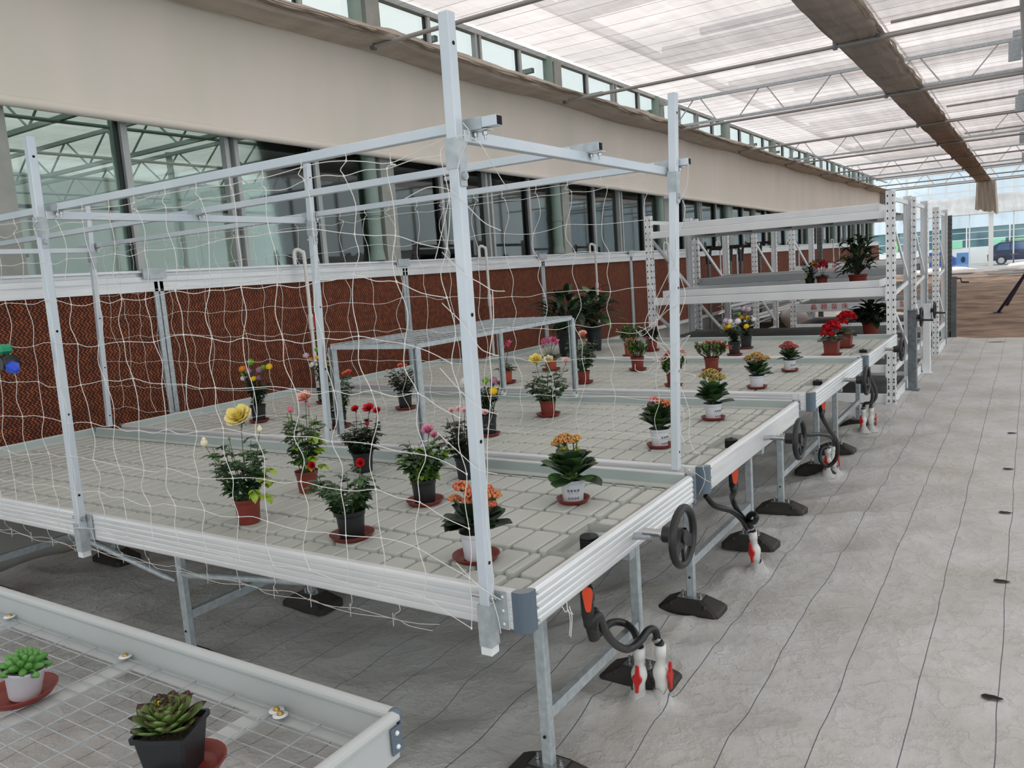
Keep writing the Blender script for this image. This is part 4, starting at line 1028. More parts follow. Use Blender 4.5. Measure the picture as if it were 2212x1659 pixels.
# ================================================================ PVC RISERS with ball valves, and hoses
def riser(x, y, h, side, label, lean=(0.0, 0.0)):
    t = thing('pvc_riser', label, 'water pipe', (x, y, 0), 'white valve pipes beside the benches')
    d = Vector((lean[0], lean[1], 1)).normalized(); b = Vector((x, y, 0.0))
    ax = Matrix.Identity(3); ax = Vector((0,0,1)).rotation_difference(d).to_matrix()
    k = h/0.285
    mb = MB(); mb.lathe([(0.0215,0.0),(0.0215,0.09*k),(0.0,0.09*k)], b, 18, 0, ax); part(mb, 'pipe', 'pvc_white', t)
    mb = MB(); mb.lathe([(0.0215,0.085*k),(0.027,0.087*k),(0.027,0.125*k),(0.029,0.130*k),(0.034,0.145*k),(0.036,0.16*k),(0.034,0.175*k),(0.028,0.19*k),(0.027,0.195*k),(0.0,0.196*k)], b, 20, 0, ax); v = part(mb, 'valve_body', 'pvc_white', t)
    mb = MB(); mb.lathe([(0.023,0.19*k),(0.023,0.235*k),(0.027,0.238*k),(0.027,0.283*k),(0.018,0.285*k),(0.0,0.27*k)], b, 8, 0, ax); part(mb, 'union_nut', 'pvc_white', t)
    s = Vector(side).normalized(); q = b+d*0.158*k+s*0.034; w = d.cross(s)
    mb = MB(); mb.cyl(q-s*0.008, q+s*0.010, 0.010, 10)
    pts = [(-0.007,-0.062),(0.007,-0.062),(0.009,-0.03),(0.022,-0.006),(0.022,0.008),(0.011,0.022),(0.008,0.060),(0.0,0.066),(-0.008,0.060),(-0.011,0.022),(-0.022,0.008),(-0.022,-0.006),(-0.009,-0.03)]
    n = len(pts); mb.add([q+s*0.008+w*a+d*c for a, c in pts]+[q+s*0.018+w*a*0.8+d*c*0.97 for a, c in pts], [(i, (i+1) % n, n+(i+1) % n, n+i) for i in range(n)]+[tuple(range(n))[::-1], tuple(range(n, 2*n))], 0)
    part(mb, 'valve_lever', 'red_plastic', v)
    # torn collar of cloth pushed up round the pipe
    mb = MB(); m = 16
    vs = []
    for r_, z_ in ((0.075, 0.012), (0.045, 0.045), (0.030, 0.085)):
        for j in range(m):
            a = 2*pi*j/m; rr0 = r_*(1+0.25*noise.noise(Vector((cos(a)*2, sin(a)*2, x*9)))); vs.append((x+rr0*cos(a), y+rr0*sin(a), z_*(1+0.35*noise.noise(Vector((cos(a)*1.5, sin(a)*1.5, y*5))))+0.008))
    mb.add(vs, [(i*m+j, i*m+(j+1) % m, (i+1)*m+(j+1) % m, (i+1)*m+j) for i in range(2) for j in range(m)], 0, True)
    part(mb, 'cloth_collar', 'ground_cloth', t)
    return b+d*h
def hose(pts, label, r=0.0165, parent=None):
    mb = MB(); p = cat(pts, 9); mb.tube(p, r, 12)
    o = mb.build('rubber_hose', 'hose_rubber'); tag(o, label, 'hose', 'black rubber hoses under the bench ends')
    mb = MB()
    for q, q2 in ((Vector(pts[-1]), Vector(pts[-2])),):
        dd = (q2-q).normalized(); mb.cyl(q+dd*0.022, q+dd*0.036, r+0.003, 14); mb.cyl(q-dd*0.004, q+dd*0.012, r+0.004, 14, 1)
    mb.build('hose_clamp', ['bolt_steel', 'black_plastic'], o)
    return o
a1 = riser(-1.427, 3.012, 0.290, (0.2,-1,0), 'left white valve pipe of the nearest pair, its red lever facing the camera', (0.06, 0.0))
a2 = riser(-1.337, 3.055, 0.300, (1,-0.1,0), 'right white valve pipe of the nearest pair, its red lever on the far side', (0.02, 0.0))
b1 = riser(-1.387, 4.719, 0.270, (-0.2,-1,0), 'single white valve pipe below the second bench end', (-0.09, 0.0))
c1 = riser(-1.446, 7.015, 0.275, (-0.1,-1,0), 'left white valve pipe of the middle pair, inside the hose loop', (0.05, 0.0))
c2 = riser(-1.40, 7.109, 0.285, (1,0,0), 'right white valve pipe of the middle pair, behind the hose loop', (-0.07, 0.0))
d1 = riser(-1.457, 8.882, 0.27, (-0.3,-1,0), 'left white valve pipe of the farthest pair, by the white rack', (0.0, 0.0))
d2 = riser(-1.394, 8.969, 0.27, (1,0,0), 'right white valve pipe of the farthest pair, by the white rack', (0.0, 0.0))
# nearest bench: a long S from the drain to the right riser, a loop to the left one
def Q(x, y, Y): return ony(x, y, Y)
hose([D1+Vector((0,0,0.05)), D1+Vector((0.0,0.0,-0.02)), Q(1292,1330,2.42), Q(1308,1365,2.55), Q(1330,1392,2.70), Q(1356,1402,2.84), Q(1380,1388,2.92), Q(1400,1362,3.0), Q(1415,1362,3.04), Q(1421,1385,3.05), a2+Vector((0,0,0.0))], 'black hose curling in an S from the nearest bench drain to the right valve pipe')
hose([Q(1288,1376,2.46)+Vector((0,0,0.10)), Q(1284,1340,2.40), Q(1283,1374,2.46), Q(1300,1362,2.75), Q(1322,1345,3.0), Q(1348,1346,3.08), Q(1368,1362,3.06), Q(1378,1385,3.03), a1], 'black hose arching behind the S hose to the left valve pipe of the nearest pair')
mb = MB(); p0 = D1+Vector((0.0,0,0.02)); mb.tube([p0, Q(1284,1378,2.42)], 0.022, 14); tag(mb.build('drain_pipe', 'black_rubber'), 'short straight black pipe hanging below the nearest orange lever', 'pipe')
hose([D2+Vector((0,0,0.05)), D2+Vector((0,0,-0.01)), Q(1582,1075,4.55), Q(1592,1100,4.62), Q(1610,1122,4.68), Q(1628,1128,4.60), Q(1634,1116,4.55), Q(1626,1110,4.6), Q(1617,1118,4.66), Q(1621,1135,4.70), b1], 'black hose with a tight curl dropping from the second bench drain')
hose([Q(1524,1070,4.3), Q(1545,1093,4.35), Q(1580,1104,4.5), Q(1602,1122,4.62), Q(1614,1142,4.70), b1+Vector((-0.01,0,0.0))], 'black hose slanting from under the second bench corner to its single valve pipe')
hose([D3+Vector((0,0,0.06)), Q(1776,900,6.3), Q(1790,925,6.5), Q(1808,955,6.8), Q(1806,990,6.95), Q(1788,1007,6.95), Q(1773,995,6.93), Q(1773,972,6.96), Q(1783,966,7.0), Q(1789,974,7.01), c1], 'black hose making a full ring in front of the middle valve pipes')
hose([Q(1735,915,6.2), Q(1742,938,6.4), Q(1770,938,6.7), Q(1796,944,6.95), Q(1803,960,7.08), c2], 'black hose running level behind the hose ring to the middle pair')
hose([D4+Vector((0,0,0.06)), Q(1880,818,8.3), Q(1890,838,8.5), Q(1892,858,8.75), Q(1882,872,8.88), d2], 'outer black hose bowing down to the farthest pair of valve pipes')
hose([D4+Vector((-0.02,0,0.04)), Q(1876,822,8.3), Q(1884,845,8.5), Q(1882,868,8.7), Q(1868,872,8.85), d1], 'inner black hose bowing down to the farthest pair of valve pipes')

# white supply pipes that feed the cooling pads
for k in range(11):
    y = 5.985+3.37*k
    if k > 8: break
    t = thing('pad_supply_pipe', ['nearest white water pipe rising to the pad gutter, with a red valve', 'second white water pipe rising to the pad gutter', 'third white water pipe, behind the dark leafy plants', 'fourth white water pipe, beside the front rack post'][k] if k < 4 else ['fifth','sixth','seventh','eighth','farthest'][k-4]+' small white water pipe on the pad wall, seen through the racks', 'pipe', (-6.40, y, 0.5), 'white water pipes along the pad wall')
    x = -6.40; kx = 0.012
    mb = MB(); mb.tube(cat([(x, y, 0.30), (x, y, 1.55), (x, y, 2.24), (x-0.005, y-0.02, 2.31), (x-0.04, y-0.05, 2.34), (x-0.06, y-0.075, 2.31), (x-0.06, y-0.08, 2.19)], 4), 0.020, 10); p = part(mb, 'pipe', 'pvc_white', t)
    mb = MB(); mb.cyl((x, y, 1.5), (x, y, 1.66), 0.030, 12); v = part(mb, 'valve_body', 'pvc_white', t)
    mb = MB(); mb.box((x+0.045, y+0.02, 1.58), (0.02, 0.03, 0.12), 0, None, 0.004); part(mb, 'valve_lever', 'red_plastic', v)

# green and blue sprayer head at the left edge of the picture
c = Vector((-3.80, 1.75, 1.745))
t = thing('sprayer_valve', 'green, black and blue plastic sprayer valve at the left edge, in front of the net', 'sprayer', c)
ax = Matrix.Rotation(radians(90), 3, 'Y')
mb = MB(); mb.lathe([(0.0,-0.12),(0.028,-0.12),(0.028,0.02),(0.034,0.025),(0.034,0.065),(0.0,0.066)], c+Vector((-0.02,0,-0.035)), 18, 0, ax); mb.cyl(c+Vector((0.01,-0.035,-0.04)), c+Vector((0.01,0.03,-0.04)), 0.028, 16); part(mb, 'valve_body', 'black_plastic', t)
mb = MB(); mb.box(c+Vector((-0.045,0,0.022)), (0.115, 0.06, 0.042), 0, None, 0.012); part(mb, 'control_knob', 'green_plastic', t)
mb = MB(); ax2 = Vector((0,0,1)).rotation_difference(Vector((0.93,-0.1,-0.36))).to_matrix(); mb.lathe([(0.0,-0.004),(0.030,0.0),(0.030,0.012),(0.016,0.045),(0.007,0.052),(0.0,0.052)], c+Vector((0.045,-0.005,-0.055)), 6, 0, ax2, smooth=False); part(mb, 'nozzle', 'blue_plastic', t)
mb = MB(); mb.tube(cat([c+Vector((-0.12,0,-0.035)), c+Vector((-0.4,0.0,-0.06)), c+Vector((-0.9,0.0,0.1)), c+Vector((-1.4,0.05,0.6))], 6), 0.012, 8); part(mb, 'feed_hose', 'hose_rubber', t)
mb = MB(); mb.cyl(c+Vector((-1.4,0.05,0.6)), c+Vector((-1.4,0.3,0.62)), 0.01, 6); part(mb, 'hook', 'galvanised_steel', t)
# ================================================================ WHITE SLOTTED RACKS
def upright(parent, x, y, top, w=0.10, d=0.07, sx=1, m='white_paint', zb=0.0):
    mb = MB(); h = top-zb
    poly = [(-w/2,0),(-w/2,d),(-w/2+0.004,d),(-w/2+0.004,0.004),(-0.012,0.004),(-0.008,0.012),(0.008,0.012),(0.012,0.004),(w/2-0.004,0.004),(w/2-0.004,d),(w/2,d),(w/2,0),(0.014,0),(0.010,0.008),(-0.010,0.008),(-0.014,0)]
    mb.extrude(poly, (x, y, zb), (x, y, top), (1,0,0), (0,sx,0), 0)
    z = zb+0.06; k = 0
    while z < top-0.03:
        for dx in (-0.029, 0.029): mb.box((x+dx, y-sx*0.001, z+(0.0 if dx < 0 else 0.0)), (0.012, 0.0035, 0.024), 1)
        for s in (-1, 1): mb.box((x+s*w/2, y+sx*d*0.5, z), (0.0035, 0.018, 0.022), 1)
        z += 0.088
    return part(mb, 'upright', [m, 'hole_black'], parent)
def side_frame(parent, x, ya, yb, top, m='white_paint'):
    upright(parent, x, ya, top, sx=1, m=m); upright(parent, x, yb, top, sx=-1, m=m)
    mb = MB()
    for z in (top-0.09,): mb.bar((x, ya+0.06, z), (x, yb-0.06, z), 0.025, 0.05)
    part(mb, 'end_rail', m, parent)
    mb = MB(); mb.box((x, (ya+yb)/2, 0.075), (0.06, yb-ya-0.14, 0.12)); part(mb, 'end_rail', m, parent)
    mb = MB(); mb.bar((x, ya+0.07, 0.42), (x, yb-0.07, 0.42), 0.03, 0.07)
    part(mb, 'end_rail', m, parent)
    for za, zc, fl in ((0.55, 1.25, 0), (1.33, 1.43, 1), (1.50, top-0.30, 0)):
        mb = MB(); mb.bar((x, (ya+0.06) if fl else (yb-0.05), za), (x, (yb-0.05) if fl else (ya+0.06), zc), 0.022, 0.05); part(mb, 'brace', m, parent)
def rack(xl, xr, ya, yb, top, levels, label, m='white_paint', deck='dark_grey_paint', base=True):
    t = thing('storage_rack', label, 'rack', (xr, ya, 0), 'white slotted racks beyond the benches')
    for x in (xl, xr): side_frame(t, x, ya, yb, top)
    for (z, h, rib, bm) in levels:
        for y, s in ((ya+0.03, 1), (yb-0.03, -1)):
            mb = MB(); mb.box(((xl+xr)/2, y, z), (xr-xl-0.10, 0.045, h), 0, None, 0.006)
            for x in (xl+0.055, xr-0.055): mb.box((x, y-s*0.035, z-0.02), (0.006, 0.06, h+0.06))
            part(mb, 'shelf_beam', bm, t)
        mb = MB()
        if rib:
            y0, y1 = ya+0.10, yb-0.10
            mb.box(((xl+xr)/2, y0, z+h/2+0.045), (xr-xl-0.30, 0.02, 0.09)); mb.box(((xl+xr)/2, y1, z+h/2+0.045), (xr-xl-0.30, 0.02, 0.09))
            for k in range(4): mb.box(((xl+xr)/2, y0-0.013, z+h/2+0.012+0.022*k), (xr-xl-0.30, 0.008, 0.010))
            for x in (xl+0.15, xr-0.15): mb.box((x, (ya+yb)/2, z+h/2+0.045), (0.02, y1-y0, 0.09))
        mb.box(((xl+xr)/2, (ya+yb)/2, z+h/2-0.01), (xr-xl-0.14, yb-ya-0.12, 0.015), 1)
        for k in range(5): mb.box((xl+0.4+(xr-xl-0.8)*k/4, (ya+yb)/2, z), (0.04, yb-ya-0.1, 0.05), 1)
        part(mb, 'shelf_deck', [bm, deck], t)
    return t
RA = rack(-4.50, -1.415, 10.60, 12.25, 2.585, [(0.08,0.12,False,'white_paint'),(0.45,0.10,False,'white_paint'),(0.815,0.05,False,'dark_grey_paint'),(1.392,0.105,True,'white_paint'),(2.315,0.095,True,'white_paint')],
          'big white slotted rack nearest the benches, flower pots on its middle shelf')
RB = rack(-4.52, -1.40, 12.52, 14.1, 2.58, [(0.08,0.12,False,'white_paint'),(1.58,0.11,False,'grey_paint_and_shade')], 'second white slotted rack with a single shelf greyed for shade, close behind the first')  # shade on the upper shelf is put into its grey colour
RC = rack(-3.72, -1.36, 15.4, 17.05, 2.52, [(0.08,0.12,False,'white_paint'),(0.56,0.10,False,'white_paint'),(0.905,0.145,False,'aluminium'),(1.64,0.09,False,'aluminium')], 'third slotted rack farther down, red Chinese letters on its shelf fronts')
t = thing('slotted_uprights', 'spare pair of white slotted uprights with braces, behind the second rack', 'rack', (-4.47, 15.6, 0)); side_frame(t, -4.47, 15.6, 17.1, 2.5)
t = thing('slotted_uprights', 'dark slotted upright frame at the end of the white cloth', 'rack', (-1.37, 18.15, 0)); upright(t, -1.37, 18.15, 2.44, m='dark_grey_paint'); upright(t, -3.9, 18.6, 2.44, m='dark_grey_paint')
mb = MB(); mb.box((-2.6, 18.4, 0.1), (2.6, 0.5, 0.1)); mb.box((-2.6, 18.3, 0.72), (2.6, 0.06, 0.08)); part(mb, 'end_rail', 'dark_grey_paint', t)

# bolts on the foot of the racks, lettering
mb = MB()
for dx in (-0.029, 0.029):
    for z in (0.05, 0.13, 0.21, 0.29): mb.cyl((-1.415+dx, 10.593, z), (-1.415+dx, 10.60, z), 0.013, 6)
part(mb, 'foot_bolts', 'dark_galvanised', RA)
def text(s, loc, size, m, parent, name='lettering', rot=(pi/2, 0, 0), ext=0.001, bm_=None):
    cu = bpy.data.curves.new(name, 'FONT'); cu.body = s; cu.size = size; cu.extrude = ext; cu.align_x = 'CENTER'; cu.align_y = 'CENTER'
    cu.materials.append(M[m]); tmp = bpy.data.objects.new(name, cu); C.objects.link(tmp); bpy.context.view_layer.update()
    me = bpy.data.meshes.new_from_object(tmp.evaluated_get(bpy.context.evaluated_depsgraph_get())); me.name = name
    bpy.data.objects.remove(tmp); bpy.data.curves.remove(cu)
    if bm_ is not None:
        Mx = Matrix.Translation(Vector(loc)) @ __import__('mathutils').Euler(rot).to_matrix().to_4x4()
        bm_.add([Mx @ v.co for v in me.vertices], [tuple(p.vertices) for p in me.polygons], 0); bpy.data.meshes.remove(me); return None
    if not me.materials: me.materials.append(M[m])
    o = bpy.data.objects.new(name, me); C.objects.link(o); o.rotation_euler = rot
    if parent is not None:
        o.parent = parent; off = Vector((0,0,0)); q = parent
        while q is not None: off += q.location; q = q.parent
        o.location = Vector(loc)-off
    else: o.location = loc
    return o
text('晶  超  苗  床', (-3.08, 15.403, 0.915), 0.115, 'red_paint', RC)
text('禁', (-1.86, 15.403, 0.915), 0.12, 'red_paint', RC); text('拍', (-1.52, 15.403, 0.915), 0.12, 'red_paint', RC)
text('苗  床', (-3.05, 15.403, 1.64), 0.09, 'red_paint', RC)

# ================================================================ LIFT COLUMNS with handwheels
def lift(x, y, h, m, label, wheel=True, crank=False, w=0.10):
    t = thing('lift_column', label, 'lift column', (x, y, 0))
    mb = MB(); mb.box((x, y, h/2+0.01), (w, w*1.25, h), 0, None, 0.004); mb.box((x, y, h+0.015), (w+0.014, w*1.25+0.014, 0.012)); mb.box((x+0.0, y, 0.012), (w+0.06, w*1.25+0.06, 0.012)); part(mb, 'column', m, t)
    if wheel:
        c = Vector((x+0.105, y-0.0, h-0.075))
        handwheel(t, c, 0.115)
        mb = MB(); mb.cyl(c+Vector((0.0,0,-0.04)), c+Vector((0.14,0,-0.045)), 0.013, 10); part(mb, 'crank_handle', 'black_plastic', t)
    if crank:
        mb = MB(); mb.tube([(x+w/2, y, h-0.02), (x+0.12, y, h-0.02), (x+0.13, y, h-0.09), (x+0.26, y, h-0.10)], 0.016, 8); part(mb, 'crank_handle', 'black_plastic', t)
    return t
lift(-1.305, 11.73, 1.06, 'dark_galvanised', 'bare steel lift column with black handwheel beside the first white rack')
lift(-1.30, 13.40, 1.02, 'white_paint', 'white lift column with black handwheel beside the second white rack')
lift(-1.285, 18.2, 1.22, 'dark_grey_paint', 'dark lift column with a crank at the end of the white cloth', False, True)

# ================================================================ BEHIND THE RACKS
for k, (px, py, Y) in enumerate(((1530,540,13.0+5),(1576,534,13.6+5),(1600,534,14.0+5),(1640,526,16.0+5))):
    p = ony(px, py, Y); x, y, h = p.x, p.y, p.z
    t = thing('pipe_stand', ['leftmost black branched stand rising behind the racks', 'second black branched stand behind the racks', 'third black branched stand behind the racks', 'rightmost black branched stand behind the racks'][k], 'stand', (x, y, 0))
    mb = MB(); mb.cyl((x, y, -0.02), (x, y, h-0.05), 0.035, 10); part(mb, 'pole', 'dark_grey_paint', t)
    mb = MB(); mb.tube(cat([(x-0.30, y, h), (x-0.08, y, h+0.01), (x-0.045, y, h-0.06), (x-0.035, y, h-0.32)], 5), 0.03, 8); mb.tube(cat([(x+0.30, y, h), (x+0.08, y, h+0.01), (x+0.045, y, h-0.06), (x+0.035, y, h-0.32)], 5), 0.03, 8); mb.bar((x-0.34, y, h+0.03), (x+0.34, y, h+0.03), 0.06, 0.03)
    part(mb, 'forked_top', 'black_plastic', t)
t = thing('pipe_heap', 'slanting heap of grey steel pipes lying behind the racks', 'pipes', (-5, 18, 0)); R2 = random.Random(2)
for k in range(26):
    a = Vector((-6.25+0.02*k+R2.uniform(-.1,.1), 17.6+R2.uniform(0,1.5), 0.15+0.75*R2.random())); b = a+Vector((R2.uniform(0.1,0.6), R2.uniform(4,7), R2.uniform(-0.1,0.35)))
    mb = MB(); mb.cyl(a, b, R2.choice((0.02,0.03,0.045)), 7); part(mb, 'pipe', R2.choice(('galvanised_steel','dark_galvanised','aluminium')), t)
for y in (18.6, 21, 23.2): mb = MB(); mb.bar((-6.2, y, 0.10), (-3.6, y+0.3, 0.10), 0.12, 0.2); part(mb, 'bearer', 'stem_brown', t)
def sack(c, d, label, m='film_roll', seed=1):
    mb = MB(); n, k = 26, 12; vs = []
    for i in range(k+1):
        th = pi*i/k
        for j in range(n):
            a = 2*pi*j/n; q = 1+0.22*noise.noise(Vector((cos(a)*1.4, sin(a)*1.4, th*1.3+seed)))+0.06*noise.noise(Vector((cos(a)*5, sin(a)*5, th*5+seed)))
            z = c[2]+d[2]*0.5*(1-cos(th))*q*(0.9)
            vs.append((c[0]+d[0]/2*sin(th)**0.6*cos(a)*q, c[1]+d[1]/2*sin(th)**0.6*sin(a)*q, max(c[2], z)))
    mb.add(vs, [(i*n+j, i*n+(j+1) % n, (i+1)*n+(j+1) % n, (i+1)*n+j) for i in range(k) for j in range(n)], 0, True)
    tag(mb.build('plastic_sack', m), label, 'sack', 'white bundles lying on the earth')
mat('sack_white', rgb(222,216,212), 0.6)
sack((-4.95+0.4, 20.9, 0), (1.7, 1.2, 0.70), 'big slack white bundle on the earth behind the racks, at left', 'sack_white', 3)
sack((-2.9, 21.4, 0), (1.3, 0.9, 0.35), 'flat white bundle on the earth right of the big one', 'sack_white', 8)
sack((-4.2, 24.5, 0.0), (0.9, 0.7, 0.95), 'small white bundle standing farther back behind the pipes', 'sack_white', 12)
for k, (x, y, w_, h_) in enumerate(((-4.9, 25.5, 2.6, 0.5), (-5.0, 31, 2.6, 0.55))):
    t = thing('steel_trestle', ['low steel trestle bench frame on the earth behind the third rack', 'farther steel trestle frame on the bare earth'][k], 'trestle', (x, y, 0))
    mb = MB(); mb.bar((x-w_/2, y, h_), (x+w_/2, y, h_), 0.05, 0.05); mb.bar((x-w_/2, y+1.2, h_), (x+w_/2, y+1.2, h_), 0.05, 0.05); part(mb, 'rail', 'dark_galvanised', t)
    for q in range(5):
        xx = x-w_/2+w_*q/4; mb = MB(); mb.bar((xx, y, -0.02), (xx+0.1, y+0.0, h_), 0.04, 0.04); part(mb, 'leg', 'dark_galvanised', t)
        mb = MB(); mb.bar((xx, y, 0.1), (xx+w_/5, y, h_-0.05), 0.02, 0.02); part(mb, 'brace', 'dark_galvanised', t)
# pallets of white rails at the gable, fence stakes, blue props
t = thing('rail_stack', 'white piled film and rails lying along the foot of the far gable', 'stack', (-2, 50, 0)); R2 = random.Random(9)
for k in range(22):
    x = -6+R2.uniform(0, 7); y = 47.2+R2.uniform(0, 2.2); z = 0.06+R2.uniform(0, 0.35)
    mb = MB(); mb.bar((x, y, z), (x+R2.uniform(2,4), y+R2.uniform(-.6,.6), z+R2.uniform(-.05,.1)), 0.10, 0.06); part(mb, 'rail', R2.choice(('white_paint','sack_white','galvanised_steel')), t)
sack((0.4, 51.6, 0), (3.2, 1.4, 0.62), 'crumpled white film heap at the gable foot, right', 'sack_white', 21); sack((-4.4, 51.8, 0), (4.2, 1.4, 0.5), 'long crumpled white film heap at the gable foot, left', 'sack_white', 25)
for k, (px, py) in enumerate(((2140, 588), (2189, 586))):
    p = onz(px, py, 0); t = thing('stake', ['thin green stake before the gable, left one', 'thin green stake before the gable, right one'][k], 'stake', p)
    mb = MB(); mb.cyl(p, p+Vector((0,0,0.95)), 0.035, 8); part(mb, 'rod', 'dark_grey_paint', t); mb = MB(); mb.bar(p+Vector((-0.2,0,0.95)), p+Vector((0.25,0,0.97)), 0.05, 0.05); part(mb, 'cap', 'dark_grey_paint', t)
for k, (a, b) in enumerate((((2156,674,25.1),(2216,590,22.0)), ((2174,660,27.0),(2218,585,24.4)))):
    t = thing('prop_leg', ['front dark blue slanting steel prop at the right edge, foot on bare earth', 'rear dark blue slanting steel prop at the right edge'][k], 'prop', onz(a[0], a[1], 0))
    A = onz(a[0], a[1], 0); B_ = ony(b[0], b[1], b[2]); B_ = A+(B_-A)*1.6
    mb = MB(); mb.bar(A+Vector((0,0,-0.01)), B_, 0.07, 0.07, 0, (0,1,0), 0.01); part(mb, 'tube', 'blue_paint', t)
    mb = MB(); mb.box(A+Vector((0,0,0.0)), (0.2,0.2,0.02)); part(mb, 'foot_plate', 'blue_paint', t)

# ================================================================ OUTSIDE the gable: office building, cars, container
mat('blue_cladding', rgb(206,222,232), 0.6, 0.0, rgb(214,228,238), 0.4)
mat('white_render', rgb(226,230,232), 0.8); mat('building_glass', rgb(70,108,118), 0.15, 0.0, rgb(96,136,140), 0.25); mat('lime_panel', rgb(142,208,150), 0.5); mat('mint_panel', rgb(150,224,190), 0.5)
mat('asphalt', rgb(150,150,148), 0.9)
t = thing('office_building', 'long pale blue and white building with a dark window band outside the gable', 'building', (0, 76, 0))
mb = MB(); mb.box((2, 80, 0.65), (60, 8, 1.36)); part(mb, 'wall', 'white_render', t)
mb = MB(); mb.box((2, 80, 5.6), (60, 8.1, 5.4)); 
for k in range(60): mb.box((-28+k, 75.93, 5.6), (0.05, 0.04, 5.4))
part(mb, 'cladding', 'blue_cladding', t)
for k in range(20):
    x = -27+3.0*k; mb = MB(); mb.box((x, 80, 2.1), (2.9, 7.8, 1.62)); w_ = part(mb, 'window', 'building_glass', t)
    mb = MB(); mb.box((x-1.47, 76.0, 2.1), (0.09, 0.12, 1.62)); mb.box((x, 76.0, 1.95), (2.9, 0.06, 0.05)); mb.box((x+0.3, 76.0, 2.1), (0.05, 0.06, 1.62)); part(mb, 'frame', 'white_paint', w_)
    if k in (7, 8): mb = MB(); mb.box((x+0.75, 75.97, 1.62), (1.0, 0.03, 0.62)); part(mb, 'panel', 'mint_panel', w_)
    if k in (6,): mb = MB(); mb.box((x-0.9, 75.97, 2.1), (0.7, 0.03, 1.55)); part(mb, 'panel', 'lime_panel', w_)
    if k in (9, 10, 11): mb = MB(); mb.box((x, 75.97, 1.62), (2.6, 0.03, 0.35)); part(mb, 'panel', 'lime_panel', w_)
mb = MB(); mb.box((0, 66, 0.0), (50, 18, 0.04)); structure(mb.build('ground_road', 'asphalt'))
mat('car_blue', rgb(48,58,88), 0.25, 0.3); mat('car_glass', rgb(70,96,132), 0.1); mat('cover_blue', rgb(44,84,160), 0.6); mat('cabinet_blue', rgb(92,138,196), 0.5); mat('tyre', rgb(30,30,32), 0.8)
def car(x, y, label, L_=4.6, flip=1):
    t = thing('parked_car', label, 'car', (x, y, 0)); W_ = 1.8
    prof = [(-2.3,0.32),(-2.32,0.75),(-2.18,0.98),(-1.9,1.42),(-1.55,1.60),(0.2,1.66),(0.75,1.55),(1.35,1.08),(2.15,0.95),(2.3,0.72),(2.32,0.34)]
    mb = MB(); mb.extrude([(p*flip*L_/4.64, q) for p, q in prof], (x, y-W_/2, 0), (x, y+W_/2, 0), (1,0,0), (0,0,1)); part(mb, 'body', 'car_blue', t)
    mb = MB()
    for s in (-1, 1):
        yy = y+s*(W_/2+0.004)
        for poly in ([(-1.75,1.06),(-1.62,1.42),(-1.40,1.50),(-0.95,1.52),(-0.95,1.06)], [(-0.88,1.06),(-0.88,1.52),(0.10,1.56),(0.12,1.06)], [(0.19,1.06),(0.18,1.56),(0.66,1.46),(1.18,1.08)]):
            vs = [(x+p*flip, yy, q) for p, q in poly]; mb.add(vs, [tuple(range(len(vs)))], 0)
    part(mb, 'side_windows', 'car_glass', t)
    for sx in (-1.45, 1.45):
        for s in (-1, 1):
            mb = MB(); mb.cyl((x+sx*flip, y+s*(W_/2-0.18), 0.34), (x+sx*flip, y+s*(W_/2+0.02), 0.34), 0.33, 20); mb.cyl((x+sx*flip, y+s*(W_/2+0.021), 0.34), (x+sx*flip, y+s*(W_/2+0.03), 0.34), 0.2, 14, 1); part(mb, 'wheel', ['tyre', 'galvanised_steel'], t)
    mb = MB()
    for s in (-0.7, 0.7): mb.bar((x-1.5*flip, y+s, 1.68), (x+0.2*flip, y+s, 1.70), 0.03, 0.03)
    part(mb, 'roof_rail', 'black_plastic', t)
car(-0.35, 68, 'dark blue estate car parked outside the gable glass')
t = thing('covered_car', 'small bright blue covered car outside the gable, by the white racks', 'car', (-6.0, 68, 0))
mb = MB(); mb.extrude([(-1.3,0.1),(-1.25,0.75),(-0.9,1.15),(0.6,1.22),(1.1,0.8),(1.3,0.7),(1.32,0.1)], (-6.0, 67.2, 0), (-6.0, 68.9, 0), (1,0,0), (0,0,1)); part(mb, 'cover', 'cover_blue', t)
for sx in (-0.8, 0.8): mb = MB(); mb.cyl((-6.0+sx, 67.15, 0.28), (-6.0+sx, 67.35, 0.28), 0.26, 16); part(mb, 'wheel', 'tyre', t)
t = thing('control_cabinet', 'light blue cabinet with an oval window outside the gable', 'cabinet', (-3.95, 64, 0))
mb = MB(); mb.box((-3.95, 64, 0.55), (0.8, 0.5, 1.1), 0, None, 0.02); part(mb, 'body', 'cabinet_blue', t)
mb = MB(); mb.lathe([(0.0,0.0),(0.14,0.0)], (-3.95, 63.745, 0.62), 18, 0, Matrix.Rotation(radians(90), 3, 'X'), sy=1.5); part(mb, 'oval_window', 'car_blue', t)
